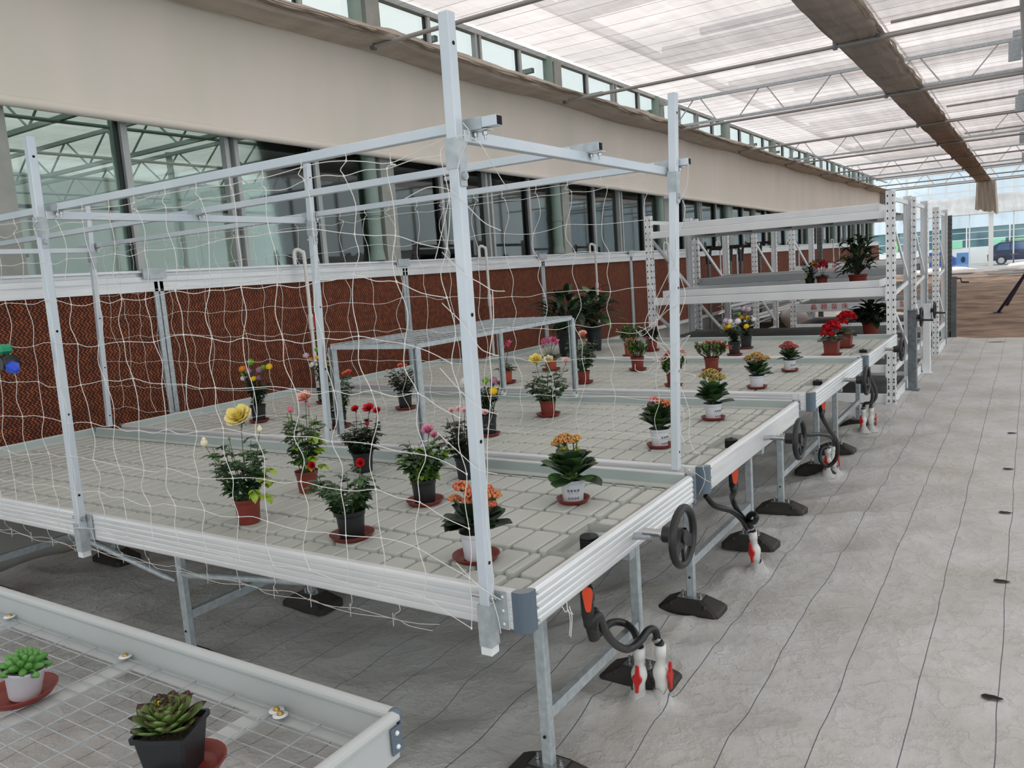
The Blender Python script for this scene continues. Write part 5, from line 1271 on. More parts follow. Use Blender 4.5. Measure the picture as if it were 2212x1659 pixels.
# ================================================================ PLANTS
def leaf(mb, base, d, L_, W_, m=0, curl=0.25, fold=0.25, n=4, up=None, pw=0.85, tipm=None, roundtip=False):
    d = Vector(d).normalized(); u = Vector(up) if up is not None else Vector((0,0,1))
    s = d.cross(u)
    if s.length < 1e-4: s = Vector((1,0,0))
    s.normalize(); nn = s.cross(d)
    vs = []; base = Vector(base)
    for i in range(n+1):
        t = i/n
        w = W_*0.5*(sin(pi*min(1, t**pw)) if not roundtip else (math.sqrt(max(0, 1-(2*t-1)**2))**0.8 if 0 < t < 1 else 0.0))
        if i == 0: w = W_*0.03
        if i == n: w = W_*0.02
        c = base+d*(L_*t*(1-0.25*curl*t))-nn*(curl*L_*t*t*0.6)
        vs += [c-s*w+nn*(fold*w), c, c+s*w+nn*(fold*w)]
    fs = []
    for i in range(n): a = i*3; fs += [(a,a+1,a+4,a+3),(a+1,a+2,a+5,a+4)]
    k = len(fs)-4
    if tipm is None: mb.add(vs, fs, m, True)
    else: mb.add(vs, fs[:k], m, True); mb.add(vs, fs[k:], tipm, True)
def rnd_dir(el0, el1, az=None):
    a = R.uniform(0, 2*pi) if az is None else az; e = radians(R.uniform(el0, el1))
    return Vector((cos(a)*cos(e), sin(a)*cos(e), sin(e)))
def compound(mb, p, d, L_, ms, size=0.03):
    """rose leaf: five leaflets on a short stalk"""
    d = Vector(d).normalized(); s = d.cross(Vector((0,0,1))).normalized() if abs(d.z) < 0.95 else Vector((1,0,0)); m = R.choice(ms)
    e = p+d*L_; mb.tube([p, p+d*L_*0.5+Vector((0,0,0.004)), e], 0.0009, 3, len(ms_all)-1 if False else 0, False)
    leaf(mb, e, d+Vector((0,0,-0.15)), size*1.25, size*0.78, m, R.uniform(0.1,0.5), 0.3)
    for t in (0.45, 0.85):
        q = p+d*L_*t
        for k in (-1, 1):
            leaf(mb, q, d*0.55+s*k+Vector((0,0,R.uniform(-0.3,0.15))), size*R.uniform(0.8,1.1), size*0.66, m, R.uniform(0.1,0.5), 0.3)
ms_all = []
def petal(mb, c, ax, az, r0, r1, z0, z1, wid, lip, m, n=5, k=4, cup=0.25):
    """one shell petal: ax = 3x3 frame of the flower"""
    vs = []
    for i in range(k+1):
        v = i/k; rr = r0+(r1-r0)*(v**1.3)+lip*max(0, v-0.7)*1.5; z = z0+(z1-z0)*(v**0.8)-lip*0.6*max(0, v-0.75)
        w = wid*(0.35+0.9*sin(pi*min(1, 0.12+0.62*v))) if v < 0.99 else wid*0.62
        for j in range(n+1):
            u = (j/n)*2-1; a = az+u*w; q = rr*(1-cup*0.4*abs(u)**2); zz = z-(z1-z0)*0.10*abs(u)**2*(v > 0.8)+0.03*(z1-z0)*sin(u*5+az*3)*v
            vs.append(c+ax @ Vector((q*cos(a), q*sin(a), zz)))
    mb.add(vs, [(i*(n+1)+j, i*(n+1)+j+1, (i+1)*(n+1)+j+1, (i+1)*(n+1)+j) for i in range(k) for j in range(n)], m, True)
def frame_of(d): return Vector((0,0,1)).rotation_difference(Vector(d).normalized()).to_matrix()
def rose_flower(parent, c, r, m1, m2, d=(0,-0.3,1), open_=1.0, name='flower'):
    r *= 1.22
    """layered rose, radius r"""
    mb = MB(); c = Vector(c); ax = frame_of(Vector(d)+Vector((0.22,-0.40,0))); h = r*1.2
    for ring, (n, ra, rb, zt, w) in enumerate(((3,0.03,0.16,0.80,1.2),(4,0.10,0.32,0.84,0.95),(5,0.18,0.52,0.80,0.75),(6,0.25,0.72*open_+0.1,0.72,0.66),(7,0.28,0.92*open_,0.56,0.60))):
        if open_ < 0.6 and ring == 4: continue
        for k in range(n):
            petal(mb, c, ax, 2*pi*k/n+ring*0.7+R.uniform(-.15,.15), r*ra*0.6, r*rb, -h*0.25, h*(zt-0.15)*R.uniform(0.9,1.08), w, r*0.16*open_*(ring >= 2), 0 if ring < 4 else 1)
    for k in range(5):
        dd = ax @ Vector((cos(k*1.257), sin(k*1.257), -0.5)); leaf(mb, c+ax @ Vector((0,0,-h*0.25)), dd, r*0.55, r*0.16, 2, 0.4, 0.1, 3)
    mb.sphere(c+ax @ Vector((0,0,-h*0.30)), r*0.16, 8, 5, 2)
    return part(mb, name, [m1, m2, 'stem_green'], parent)
def rose_bud(parent, c, r, m1, d=(0,0,1)):
    mb = MB(); c = Vector(c); ax = frame_of(d)
    mb.lathe([(0.0,-0.9),(0.5,-0.75),(0.85,-0.2),(0.82,0.3),(0.5,0.95),(0.18,1.35),(0.0,1.45)], (0,0,0), 10); 
    mb.v = [tuple(c+ax @ (Vector(p)*r)) for p in mb.v]
    for k in range(5): leaf(mb, c-ax @ Vector((0,0,r*0.9)), ax @ Vector((cos(k*1.257)*0.5, sin(k*1.257)*0.5, 1)), r*1.9, r*0.7, 1, -0.2, 0.1, 3)
    return part(mb, 'flower_bud', [m1, 'stem_green'], parent)
def pompon(parent, c, r, m):
    mb = MB(); c = Vector(c); mb.sphere(c, r*0.86, 12, 8)
    n = 90 if r > 0.012 else 50
    for k in range(n):
        z = 1-2*(k+0.5)/n; a = k*2.39996; q = math.sqrt(1-z*z); d = Vector((q*cos(a), q*sin(a), z)); u = d.orthogonal().normalized()
        leaf(mb, c+d*r*0.72, d+Vector((0,0,0.25)), r*0.42, r*0.30, 0, -0.5, 0.5, 2, u)
    mb.cyl(c-Vector((0,0,r*0.8)), c-Vector((0,0,r*1.3)), r*0.22, 6, 1)
    return part(mb, 'pompon_flower', [m, 'stem_green'], parent)

def pot_mesh(kind, P, d, h, parent):
    r = d/2; rb = r*0.76
    sq = 4 if kind in ('terracotta_square', 'orange_square') else 26
    mtl = {'black': 'black_pot_plastic', 'terracotta': 'terracotta_plastic', 'white': 'white_pot_plastic', 'terracotta_square': 'terracotta_plastic', 'orange': 'orange_terracotta', 'orange_square': 'orange_terracotta', 'big_black': 'black_pot_plastic'}[kind]
    rim = 'black_pot_plastic' if kind == 'white' else mtl
    mb = MB(); k = 1.0
    if sq == 4:
        r *= 1.22; rb = r*0.80
        for a, b in (((rb,0),(r*0.93,h*0.86)), ((r*0.93,h*0.86),(r*0.99,h*0.865)), ((r*0.99,h*0.865),(r,h)), ((r,h),(r*0.93,h)), ((r*0.93,h),(r*0.86,h*0.6))):
            mb.lathe([a, b], P, 4, 0, smooth=False, rotz=pi/4)
    else:
        mb.lathe([(0.0,0.004),(rb,0.0),(rb+0.001,0.004),(r*0.90,h*0.80),(r*0.905,h*0.81),(r*0.955,h*0.825),(r*0.975,h*0.985)], P, sq, 0)
        mb.lathe([(r*0.975,h*0.985),(r*1.02,h*0.987),(r*1.02,h),(r*0.95,h*1.0),(r*0.93,h*0.97),(r*0.88,h*0.7)], P, sq, 1)
    p = part(mb, 'pot', [mtl, rim], parent)
    mb = MB(); n = 20; vs = [(P.x, P.y, P.z+h*0.90)]
    for q in (0.5, 0.92):
        for j in range(n): a = 2*pi*j/n; vs.append((P.x+r*0.93*q*cos(a), P.y+r*0.93*q*sin(a), P.z+h*0.88+0.006*noise.noise(Vector((cos(a)*3, sin(a)*3, q*9)))))
    if sq == 4: vs = [vs[0]]+[(P.x+(x-P.x)*0.78, P.y+(y-P.y)*0.78, z) for x, y, z in vs[1:]]
    mb.add(vs, [(0, 1+j, 1+(j+1) % n) for j in range(n)]+[(1+j, 1+n+j, 1+n+(j+1) % n, 1+(j+1) % n) for j in range(n)], 0, True)
    part(mb, 'soil', 'potting_soil', parent)
    return p
def saucer(x, y, z, r, label, group='red plastic saucers under the pots', square=False):
    mb = MB(); n = 4 if square else 30
    for a in (([(0.0,0.003),(r*0.72,0.003),(r*0.76,0.006),(r*0.93,0.020),(r*1.0,0.0225),(r*1.0,0.020),(r*0.84,0.002),(r*0.78,0.0),(0.0,0.0)]),):
        mb.lathe([(p, q) for p, q in a], (0, 0, 0), n, 0, smooth=not square, rotz=pi/4)
    o = mb.build('plant_saucer', 'saucer_plastic'); o.location = (x, y, z); tag(o, label, 'saucer', group); return o

TZ = 0.9155
def place(px, py, kind, d, h, dish=None, z=TZ, dish_r=None, back=0.0):
    """front foot of the pot seen at (px, py) -> centre of the pot on the tray"""
    P = onz(px, py, z+(0.0 if not dish else 0.006))
    dir_ = Vector((P.x, P.y, 0)).normalized(); P = P+dir_*(d*0.38)
    P.z = z
    if dish:
        saucer(P.x, P.y, z, dish_r or d*0.72, dish, square=kind.endswith('square')); P.z = z+0.0035
    return P
def tall(P, px, py): return ony(px, py, P.y).z

GREENS = {'rose': (['leaf_dark','leaf_mid','leaf_blue'], 'stem_green'), 'darkrose': (['leaf_dark','leaf_deep','leaf_maroon'], 'stem_dark'), 'fresh': (['leaf_mid','leaf_light','leaf_dark'], 'stem_green')}
def rose_plant(label, px, py, kind, dish, flowers, spread=0.11, h_=0.34, nst=12, green='rose', d=0.125, ph=0.115, nleaf=8, size=0.032, yellow=0, group='potted miniature roses', buds=(), low=0.25):
    P = place(px, py, kind, d, ph, dish)
    t = thing('potted_rose', label, 'potted rose', P, group); pot_mesh(kind, P, d, ph, t)
    ms, st = GREENS[green]; top = P+Vector((0,0,ph*0.9))
    sm = MB(); lm = MB(); tips = []
    for (fx, fy, r, m1, m2, op, dr) in flowers: tips.append((ony(fx, fy, P.y+R.uniform(-0.02,0.02)), r))
    for (fx, fy, r, m1) in buds: tips.append((ony(fx, fy, P.y+R.uniform(-0.03,0.03)), r))
    ends = [(q-Vector((0,0,r*0.35)), True) for q, r in tips]
    for k in range(nst):
        a = 2*pi*k/nst+R.uniform(-.3,.3); q = spread*R.uniform(0.35, 1.0); ends.append((top+Vector((q*cos(a), q*sin(a), h_*R.uniform(0.45, 0.95))), False))
    for e, isf in ends:
        b = top+Vector((R.uniform(-.02,.02), R.uniform(-.02,.02), -0.01)); mid = b.lerp(e, 0.5)+Vector(((e.x-b.x)*0.12, (e.y-b.y)*0.12, -0.0))
        pts = cat([b, mid, e], 4); sm.tube(pts, [0.0026-0.0012*i/len(pts) for i in range(len(pts))], 5, 0, False)
        n = nleaf if not isf else nleaf-1
        for i in range(n):
            tt = low+(1-low)*(i+R.uniform(0,0.8))/n
            if isf: tt *= 0.86
            p = pts[min(len(pts)-1, int(tt*(len(pts)-1)))]
            if isf and (e-p).length < 0.04: continue
            az = math.atan2(p.y-top.y, p.x-top.x)+R.uniform(-1.9, 1.9)
            compound(lm, p, rnd_dir(-15, 40, az), R.uniform(0.014, 0.034), range(len(ms)), size*R.uniform(0.75, 1.15))
    for k in range(yellow):
        a = R.uniform(-0.8, 0.9); e = top+Vector((spread*R.uniform(.5,1.0)*cos(a), spread*0.4*sin(a), R.uniform(0.02, 0.22)))
        compound(lm, e, rnd_dir(-50, 10, a), 0.03, [len(ms)], size*1.1)
    part(sm, 'stems', st, t); part(lm, 'foliage', ms+['leaf_yellow'], t)
    for (fx, fy, r, m1, m2, op, dr), (c, _) in zip(flowers, tips): rose_flower(t, c, r, m1, m2, dr, op)
    for (fx, fy, r, m1), (c, _) in zip(buds, tips[len(flowers):]): rose_bud(t, c, r, m1)
    return t
UPD = (0, -0.25, 1); FR = (0.25, -0.9, 0.6)
rose_plant('brown-red pot with a big open yellow rose and two cream buds, front left', 540, 1134, 'terracotta', None,
    [(519, 905, 0.050, 'petal_yellow', 'petal_cream', 1.05, (0.05,-0.35,1))], 0.16, 0.33, 12, 'rose', 0.122, 0.115, 8, 0.038, 5, buds=[(441, 957, 0.020, 'petal_cream'), (561, 927, 0.013, 'petal_cream'), (495, 948, 0.008, 'leaf_light')])
rose_plant('brown-red pot with a pink-edged peach rose and lime-green side leaves', 667, 1066, 'terracotta', None,
    [(659, 861, 0.034, 'petal_peach', 'petal_pinkedge', 0.95, UPD)], 0.11, 0.37, 12, 'fresh', 0.118, 0.11, 8, 0.034, 8, buds=[(627, 886, 0.016, 'petal_rose'), (667, 876, 0.010, 'petal_rose')])
rose_plant('frontmost black pot, a red rose bloom at each side of the dark foliage', 762, 1166, 'black', 'red saucer under the frontmost black rose pot', 
    [(779, 1001, 0.026, 'petal_red', 'petal_red', 0.6, (0.6,-0.6,0.6)), (676, 1006, 0.023, 'petal_red', 'petal_red', 0.6, FR)], 0.13, 0.20, 12, 'rose', 0.128, 0.115, 8, 0.036)
rose_plant('black pot with three red roses on top, standing behind the frontmost black pot', 787, 1022, 'black', None,
    [(768, 886, 0.024, 'petal_red', 'petal_red', 0.8, UPD), (797, 884, 0.028, 'petal_red', 'petal_red', 1.0, UPD), (815, 889, 0.022, 'petal_red', 'petal_red', 0.9, UPD)], 0.12, 0.20, 11, 'darkrose', 0.122, 0.11, 8, 0.034, buds=[(793, 914, 0.015, 'petal_red')])
rose_plant('bushy fresh green rose in a black pot with two pale pink blooms on its right', 919, 1090, 'black', 'red saucer under the bushy pink rose',
    [(925, 932, 0.030, 'petal_pink', 'petal_pink', 0.85, UPD), (938, 942, 0.018, 'petal_pink', 'petal_rose', 0.8, UPD)], 0.115, 0.21, 15, 'fresh', 0.122, 0.115, 9, 0.036)
rose_plant('dark-leaved rose in a black pot behind the front right post, small pale blooms', 1010, 1037, 'black', None,
    [(975, 888, 0.015, 'petal_pale_pink', 'petal_pale_pink', 1, UPD), (992, 885, 0.017, 'petal_pale_pink', 'petal_pink', 1, UPD), (1003, 888, 0.015, 'petal_pale_pink', 'petal_pale_pink', 1, UPD), (1049, 892, 0.016, 'petal_pale_pink', 'petal_pale_pink', 1, UPD)], 0.13, 0.24, 14, 'darkrose', 0.122, 0.115, 8, 0.03)
rose_plant('rose in a black pot with one coral bloom, behind the near left shelf leg', 734, 924, 'black', 'red saucer under the coral rose by the shelf leg',
    [(753, 806, 0.024, 'petal_coral', 'petal_coral', 0.9, UPD), (744, 808, 0.016, 'petal_coral', 'petal_coral', 0.9, UPD)], 0.13, 0.30, 14, 'rose', 0.122, 0.115, 8, 0.034)
rose_plant('rose in a black pot with coral blooms, under the wire shelf beside its front leg', 877, 884, 'black', 'red saucer of the rose under the wire shelf',
    [(865, 791, 0.022, 'petal_coral', 'petal_coral', 0.9, UPD), (876, 791, 0.016, 'petal_coral', 'petal_coral', 0.9, UPD), (836, 801, 0.011, 'petal_pale_pink', 'petal_pink', 0.9, UPD)], 0.14, 0.25, 12, 'darkrose', 0.122, 0.13, 8, 0.034)
rose_plant('brown-red pot with three loose yellow roses in a row, right of the wire shelf', 1185, 899, 'terracotta', 'red saucer under the three yellow roses',
    [(1158, 780, 0.042, 'petal_yellow', 'petal_yellow', 1.05, UPD), (1185, 779, 0.032, 'petal_cream', 'petal_yellow', 1, UPD), (1222, 781, 0.025, 'petal_pale_pink', 'petal_cream', 0.9, UPD)], 0.19, 0.25, 13, 'rose', 0.122, 0.11, 8, 0.034, buds=[(1181, 760, 0.010, 'leaf_light')])
rose_plant('brown-red pot on the third bench with a peach rose and a pink rose', 1262, 828, 'terracotta', 'red saucer under the peach and pink rose on the third bench',
    [(1259, 723, 0.034, 'petal_peach', 'petal_coral', 1, UPD), (1239, 717, 0.024, 'petal_rose', 'petal_rose', 0.8, UPD)], 0.14, 0.33, 15, 'rose', 0.118, 0.11, 8, 0.036, buds=[(1266, 735, 0.012, 'petal_coral')])

def blossom_head(parent, c, r, mats_, n=70, flat=0.5, br=0.0042):
    mb = MB(); c = Vector(c)
    for k in range(n):
        z = R.uniform(0, 1); a = R.uniform(0, 2*pi); q = math.sqrt(max(0, 1-z*z))*R.uniform(0.75, 1.0); p = c+Vector((q*cos(a)*r, q*sin(a)*r, z*r*flat))
        mb.sphere(p, br*R.uniform(0.75, 1.25), 5, 4, R.randrange(len(mats_)-1), 1.2)
        if k % 3 == 0: mb.tube([c-Vector((0,0,r*0.5)), p], 0.0008, 3, len(mats_)-1, False)
    return part(mb, 'blossom_cluster', mats_, parent)
def kalanchoe(label, px, py, heads, mats_, dish, leafs=20, ls=0.085, hgt=0.10, d=0.113, ph=0.10, dishr=None, greens=('leaf_mid','leaf_dark'), printed=True, br=0.0042, nb=70, up=20):
    P = place(px, py, 'white', d, ph, dish, dish_r=dishr)
    t = thing('potted_kalanchoe', label, 'potted kalanchoe', P, 'kalanchoes in white pots'); pot = pot_mesh('white', P, d, ph, t)
    lm = MB(); sm = MB(); top = P+Vector((0,0,ph*0.92))
    leafs = int(leafs*1.35)
    for k in range(leafs):
        a = 2.4*k+R.uniform(-.2,.2); f = k/leafs; q = top+Vector((0.012*cos(a), 0.012*sin(a), hgt*f*0.85))
        el = 2+up*1.2*f+R.uniform(0, 38); dd = rnd_dir(el, el+5, a); s = q+dd*0.020
        lm.tube([q, s], 0.0025, 5, 0, False); leaf(lm, s, dd, ls*(1.25-0.42*f)*R.uniform(0.85,1.15), ls*0.92*(1.0-0.22*f), R.randrange(len(greens)), R.uniform(-0.1,0.4), R.uniform(0.15,0.5), 8, None, 0.8, None, True)
    for (hx, hy, r, *_) in heads:
        c = ony(hx, hy, P.y+R.uniform(-.02,.02)); sm.tube(cat([top, top.lerp(c, 0.5)+Vector((0.006,0,0.01)), c-Vector((0,0,0.008))], 3), 0.0028, 5, 0, False)
    part(lm, 'foliage', list(greens), t); part(sm, 'stems', 'stem_green', t)
    for hd in heads:
        blossom_head(t, ony(hd[0], hd[1], P.y)-Vector((0,0,hd[2]*0.35)), hd[2]*1.12, list(hd[3] if len(hd) > 3 else mats_)+['stem_green'], int(nb*1.5*max(0.35, hd[2]/0.04)), 0.62, br*1.08)
    if printed: pot_print(P, d, ph, t, pot, px)
    return t
def pot_print(P, d, ph, t, pot, px):
    """two small lines of print wrapped on the side of the pot that faces the bench end"""
    az = math.atan2(-P.y, -P.x)+(0.05 if px < 1300 else 0.75)
    r = d/2; bm = MB()
    for s, zf, size in (('昊景种苗', 0.55, 0.0135), ('Beautiful Flowers', 0.44, 0.0042), ('好花诗居', 0.22, 0.0115)):
        rr = r*(0.76+0.14*zf/0.8)+0.0016
        n = len(s)
        for i, ch in enumerate(s):
            if ch == ' ': continue
            a = az+(i-(n-1)/2)*(size*1.12 if size > 0.01 else size*0.62)/rr
            p = Vector((P.x+rr*cos(a), P.y+rr*sin(a), P.z+ph*zf))
            text(ch, p, size, 'print_ink', None, 'lettering', (pi/2, 0, a+pi/2), 0.0002, bm)
    part(bm, 'lettering', 'print_ink', t)
kalanchoe('frontmost white pot with orange-red kalanchoe heads, behind the front right post', 1030, 1213, [(997,1047,0.030),(1020,1062,0.030),(1046,1055,0.033),(1063,1066,0.030),(982,1075,0.022),(1014,1079,0.025),(1062,1087,0.018)],
    ['petal_salmon','petal_brick','petal_apricot'], 'large red saucer at the front right post', 20, 0.095, 0.06, 0.112, 0.105, 0.088, ('leaf_dark','leaf_deep'), False, 0.0045, 85, 12)
kalanchoe('white printed pot with broad-leaved kalanchoe, right end of the nearest bench', 1239, 1087, [(1220,945,0.045),(1205,955,0.028),(1238,950,0.022),(1246,944,0.020),(1216,968,0.014,('petal_mustard','leaf_light')),(1247,969,0.010,('petal_mustard','leaf_light'))],
    ['petal_salmon','petal_apricot','petal_mustard'], 'red saucer under the printed white pot on the nearest bench', 26, 0.098, 0.075, 0.115, 0.105, 0.075, ('leaf_mid','leaf_mid','leaf_dark'))
kalanchoe('white pot with pink and orange kalanchoe, touching the back right post', 1426, 967, [(1412,862,0.030,('petal_pink','petal_salmon')),(1428,868,0.035),(1444,870,0.032),(1435,875,0.022)],
    ['petal_salmon','petal_apricot','petal_brick'], 'red saucer under the pink and orange kalanchoe', 26, 0.085, 0.11, 0.112, 0.105, 0.075, ('leaf_mid','leaf_dark'))
kalanchoe('white pot with mustard-yellow kalanchoe, rightmost on the second bench', 1541, 907, [(1535,803,0.050),(1520,811,0.028),(1555,812,0.035),(1540,818,0.030),(1537,844,0.012,('leaf_light','leaf_yellow'))],
    ['petal_mustard','petal_apricot','leaf_light'], 'red saucer under the mustard kalanchoe on the second bench', 26, 0.088, 0.10, 0.118, 0.105, 0.078, ('leaf_dark','leaf_mid'))
kalanchoe('white pot with a broad head of yellow-brown kalanchoe on the third bench', 1635, 839, [(1634,766,0.052),(1618,771,0.032),(1651,772,0.040),(1640,777,0.035),(1610,775,0.018)],
    ['petal_mustard','petal_apricot','petal_bronze'], 'red saucer under the yellow-brown kalanchoe', 22, 0.088, 0.07, 0.118, 0.10, 0.08, ('leaf_dark','leaf_mid'), False)
kalanchoe('white pot with dusky red kalanchoe, rightmost on the third bench', 1706, 802, [(1702,741,0.042),(1690,747,0.030),(1715,747,0.036),(1704,750,0.036)],
    ['petal_dusk','petal_brick','petal_dusk'], 'red saucer under the dusky red kalanchoe', 22, 0.075, 0.06, 0.112, 0.10, 0.075, ('leaf_dark','leaf_blue'))

def mum(label, px, py, dish, poms, width=0.12, ph=0.135, d=0.125, h_=0.22, nst=20, z=TZ, yo=0.0):
    P = place(px, py, 'black', d, ph, dish, z, dish_r=d*0.62)
    t = thing('potted_chrysanthemum', label, 'potted chrysanthemum', P, 'pompon chrysanthemums in black pots'); pot_mesh('black', P, d, ph, t)
    lm = MB(); sm = MB(); top = P+Vector((0,0,ph*0.9)); cs = [ony(x, y, P.y+R.uniform(-0.03,0.03)) for x, y, r, m in poms]
    ends = [c-Vector((0,0,0.02)) for c in cs]+[top+Vector((width*R.uniform(-.8,.8), width*R.uniform(-.8,.8), h_*R.uniform(0.5,1.0))) for k in range(nst)]
    for e in ends:
        b = top+Vector((R.uniform(-.03,.03), R.uniform(-.03,.03), 0)); pts = cat([b, b.lerp(e, 0.55)+Vector((0,0,0.015)), e], 5); sm.tube(pts, 0.0018, 4, 0, False)
        for i in range(18):
            p = pts[int(R.uniform(0.05, 0.93)*(len(pts)-1))]; dd = rnd_dir(-10, 55)
            leaf(lm, p, dd, R.uniform(0.03,0.055), R.uniform(0.014,0.022), R.randrange(3), 0.4, 0.2, 3)
    part(sm, 'stems', 'stem_dark', t); part(lm, 'foliage', ['leaf_dark','leaf_deep','leaf_blue'], t)
    for c, (x, y, r, m) in zip(cs, poms): pompon(t, c, r, m)
    return t
mum('pompon chrysanthemum of many colours in a black pot, leftmost on the second bench', 561, 912, 'red saucer under the leftmost pompon chrysanthemum',
    [(541,782,0.025,'petal_lime'),(524,797,0.026,'petal_orange'),(537,802,0.023,'petal_lilac'),(526,807,0.019,'petal_lime'),(561,799,0.026,'petal_lilac'),(569,793,0.018,'petal_lime'),(581,792,0.024,'petal_gold'),(527,817,0.024,'petal_white'),(548,818,0.021,'petal_gold'),(560,816,0.021,'petal_lilac'),(538,836,0.024,'petal_white')], 0.13, 0.135, 0.125, 0.24)
mum('pompon chrysanthemum of many colours in a black pot, behind the back middle post', 702, 871, 'red saucer hidden behind the back middle post',
    [(661,768,0.026,'petal_lightlilac'),(685,755,0.022,'petal_lime'),(671,776,0.018,'petal_orange'),(675,788,0.028,'petal_white'),(686,772,0.020,'petal_gold'),(702,768,0.022,'petal_lilac'),(714,766,0.022,'petal_lime'),(713,785,0.026,'petal_gold')], 0.13, 0.135, 0.125, 0.28)
mum('pompon chrysanthemum with two yellow balls, right behind the front right post', 1056, 942, 'red saucer of the pompon chrysanthemum behind the front right post',
    [(1004,824,0.030,'petal_white'),(1049,822,0.020,'petal_lime'),(1066,822,0.024,'petal_lilac'),(1065,845,0.026,'petal_gold'),(1047,861,0.022,'petal_gold')], 0.12, 0.135, 0.125, 0.23)
mum('front pompon chrysanthemum of the pair before the rack, white and yellow balls', 1587, 768, 'red saucer under the front pompon chrysanthemum of the pair',
    [(1567,693,0.028,'petal_lightlilac'),(1577,695,0.030,'petal_white'),(1594,694,0.031,'petal_white'),(1568,709,0.026,'petal_gold'),(1575,705,0.024,'petal_gold'),(1612,705,0.026,'petal_gold')], 0.16, 0.145, 0.135, 0.22, 24)
mum('rear pompon chrysanthemum of the pair before the rack, lilac balls on top', 1612, 753, 'red saucer under the rear pompon chrysanthemum of the pair',
    [(1607,667,0.030,'petal_lightlilac'),(1617,668,0.028,'petal_lightlilac'),(1597,678,0.020,'petal_lime'),(1601,686,0.026,'petal_orange'),(1614,687,0.029,'petal_gold'),(1628,690,0.026,'petal_white')], 0.15, 0.145, 0.135, 0.26, 24)

def cyclamen(label, px, py, kind, dish, blooms, m1, m2, d=0.135, ph=0.125, z=TZ, leafs=38, lr=0.10, name='potted_cyclamen', cat_='potted cyclamen', greens=('leaf_dark','leaf_blue','leaf_maroon'), br=0.035, P=None):
    if P is None: P = place(px, py, kind, d, ph, dish, z)
    t = thing(name, label, cat_, P); pot_mesh(kind, P, d, ph, t)
    lm = MB(); sm = MB(); top = P+Vector((0,0,ph*0.9))
    for k in range(leafs):
        a = 2.4*k; q = lr*math.sqrt((k+1)/leafs); e = top+Vector((q*cos(a), q*sin(a), 0.055-0.035*(q/lr)+R.uniform(-.01,.012))); sm.tube([top, e], 0.0014, 4, 0, False)
        leaf(lm, e-Vector((cos(a), sin(a), 0))*0.018, (cos(a), sin(a), R.uniform(-0.3,0.5)), 0.05, 0.05, R.randrange(len(greens)), 0.35, -0.15, 5, None, 0.8, None, True)
    for (x, y) in blooms:
        c = ony(x, y, P.y+R.uniform(-.03,.03)); sm.tube(cat([top, top.lerp(c, 0.6)+Vector((R.uniform(-.01,.01),0,0.01)), c], 4), 0.0017, 5, 0, False)
        mb = MB(); tilt = Vector((R.uniform(-.35,.35), R.uniform(-.35,.1), 1))
        ax = frame_of(tilt)
        for k in range(5):
            a = 2*pi*k/5+R.uniform(-.3,.3); dd = ax @ Vector((cos(a)*0.42, sin(a)*0.42, 1)); leaf(mb, c+ax @ Vector((cos(a), sin(a), 0))*0.004, dd, br*R.uniform(1.2,1.5), br*0.75, R.randrange(2), -0.25, -0.35, 5, ax @ Vector((cos(a), sin(a), 0.1)), 0.75)
        part(mb, 'flower', [m1, m2], t)
    part(sm, 'stems', 'stem_brown', t); part(lm, 'foliage', list(greens), t)
    return t
cyclamen('rose-pink cyclamen in an orange-brown pot, left of the shelf leg on the third bench', 1094, 828, 'orange', 'red-brown saucer under the left cyclamen', [(1080,752),(1084,748),(1088,754),(1098,750),(1100,745),(1079,758)], 'petal_rose', 'petal_magenta', 0.135, 0.13)
cyclamen('full magenta and white cyclamen in an orange-brown pot beside the shelf end', 1191, 800, 'orange', 'red-brown saucer under the magenta cyclamen', [(1172,744),(1178,740),(1183,736),(1190,735),(1197,736),(1203,741),(1186,743),(1193,742),(1173,752),(1180,748),(1200,746)], 'petal_magenta', 'petal_pink', 0.135, 0.13)
def redhead(label, px, py, kind, dish, blobs, d=0.165, ph=0.15, z=TZ, P=None, m=('petal_scarlet','petal_red')):
    if P is None: P = place(px, py, kind, d, ph, dish, z)
    t = thing('potted_geranium', label, 'potted geranium', P); pot_mesh(kind, P, d, ph, t)
    lm = MB(); sm = MB(); top = P+Vector((0,0,ph*0.9))
    for k in range(46):
        a = 2.4*k; q = 0.14*math.sqrt((k+1)/46); e = top+Vector((q*cos(a), q*sin(a), 0.07-0.05*(q/0.14)+R.uniform(-.01,.02))); sm.tube([top, e], 0.0016, 4, 0, False)
        leaf(lm, e-Vector((cos(a), sin(a), 0))*0.02, (cos(a), sin(a), R.uniform(-0.4,0.4)), 0.055, 0.055, R.randrange(3), 0.3, -0.1, 5, None, 0.8, None, True)
    for (x, y, r) in blobs:
        c = ony(x, y, P.y+R.uniform(-.03,.03)); sm.tube([top, c], 0.002, 5, 0, False); mb = MB()
        for k in range(46):
            zz = R.uniform(-0.4, 1); a = R.uniform(0, 2*pi); q = math.sqrt(1-zz*zz); dd = Vector((q*cos(a), q*sin(a), zz)); leaf(mb, c+dd*r*0.5, dd+Vector((R.uniform(-.5,.5), R.uniform(-.5,.5), 0.4)), r*0.75, r*0.75, R.randrange(2), 0.3, -0.3, 4, dd.orthogonal(), 0.8, None, True)
        part(mb, 'flower_head', list(m), t)
    part(sm, 'stems', 'stem_dark', t); part(lm, 'foliage', ['leaf_dark','leaf_blue','leaf_deep'], t)
    return t
redhead('bright red geranium in a square pot, front one of the fourth bench pair', 1797, 769, 'terracotta_square', 'square red saucer under the front geranium', [(1785,712,0.05),(1796,705,0.055),(1805,708,0.05),(1790,722,0.05),(1780,724,0.032),(1803,700,0.04)])
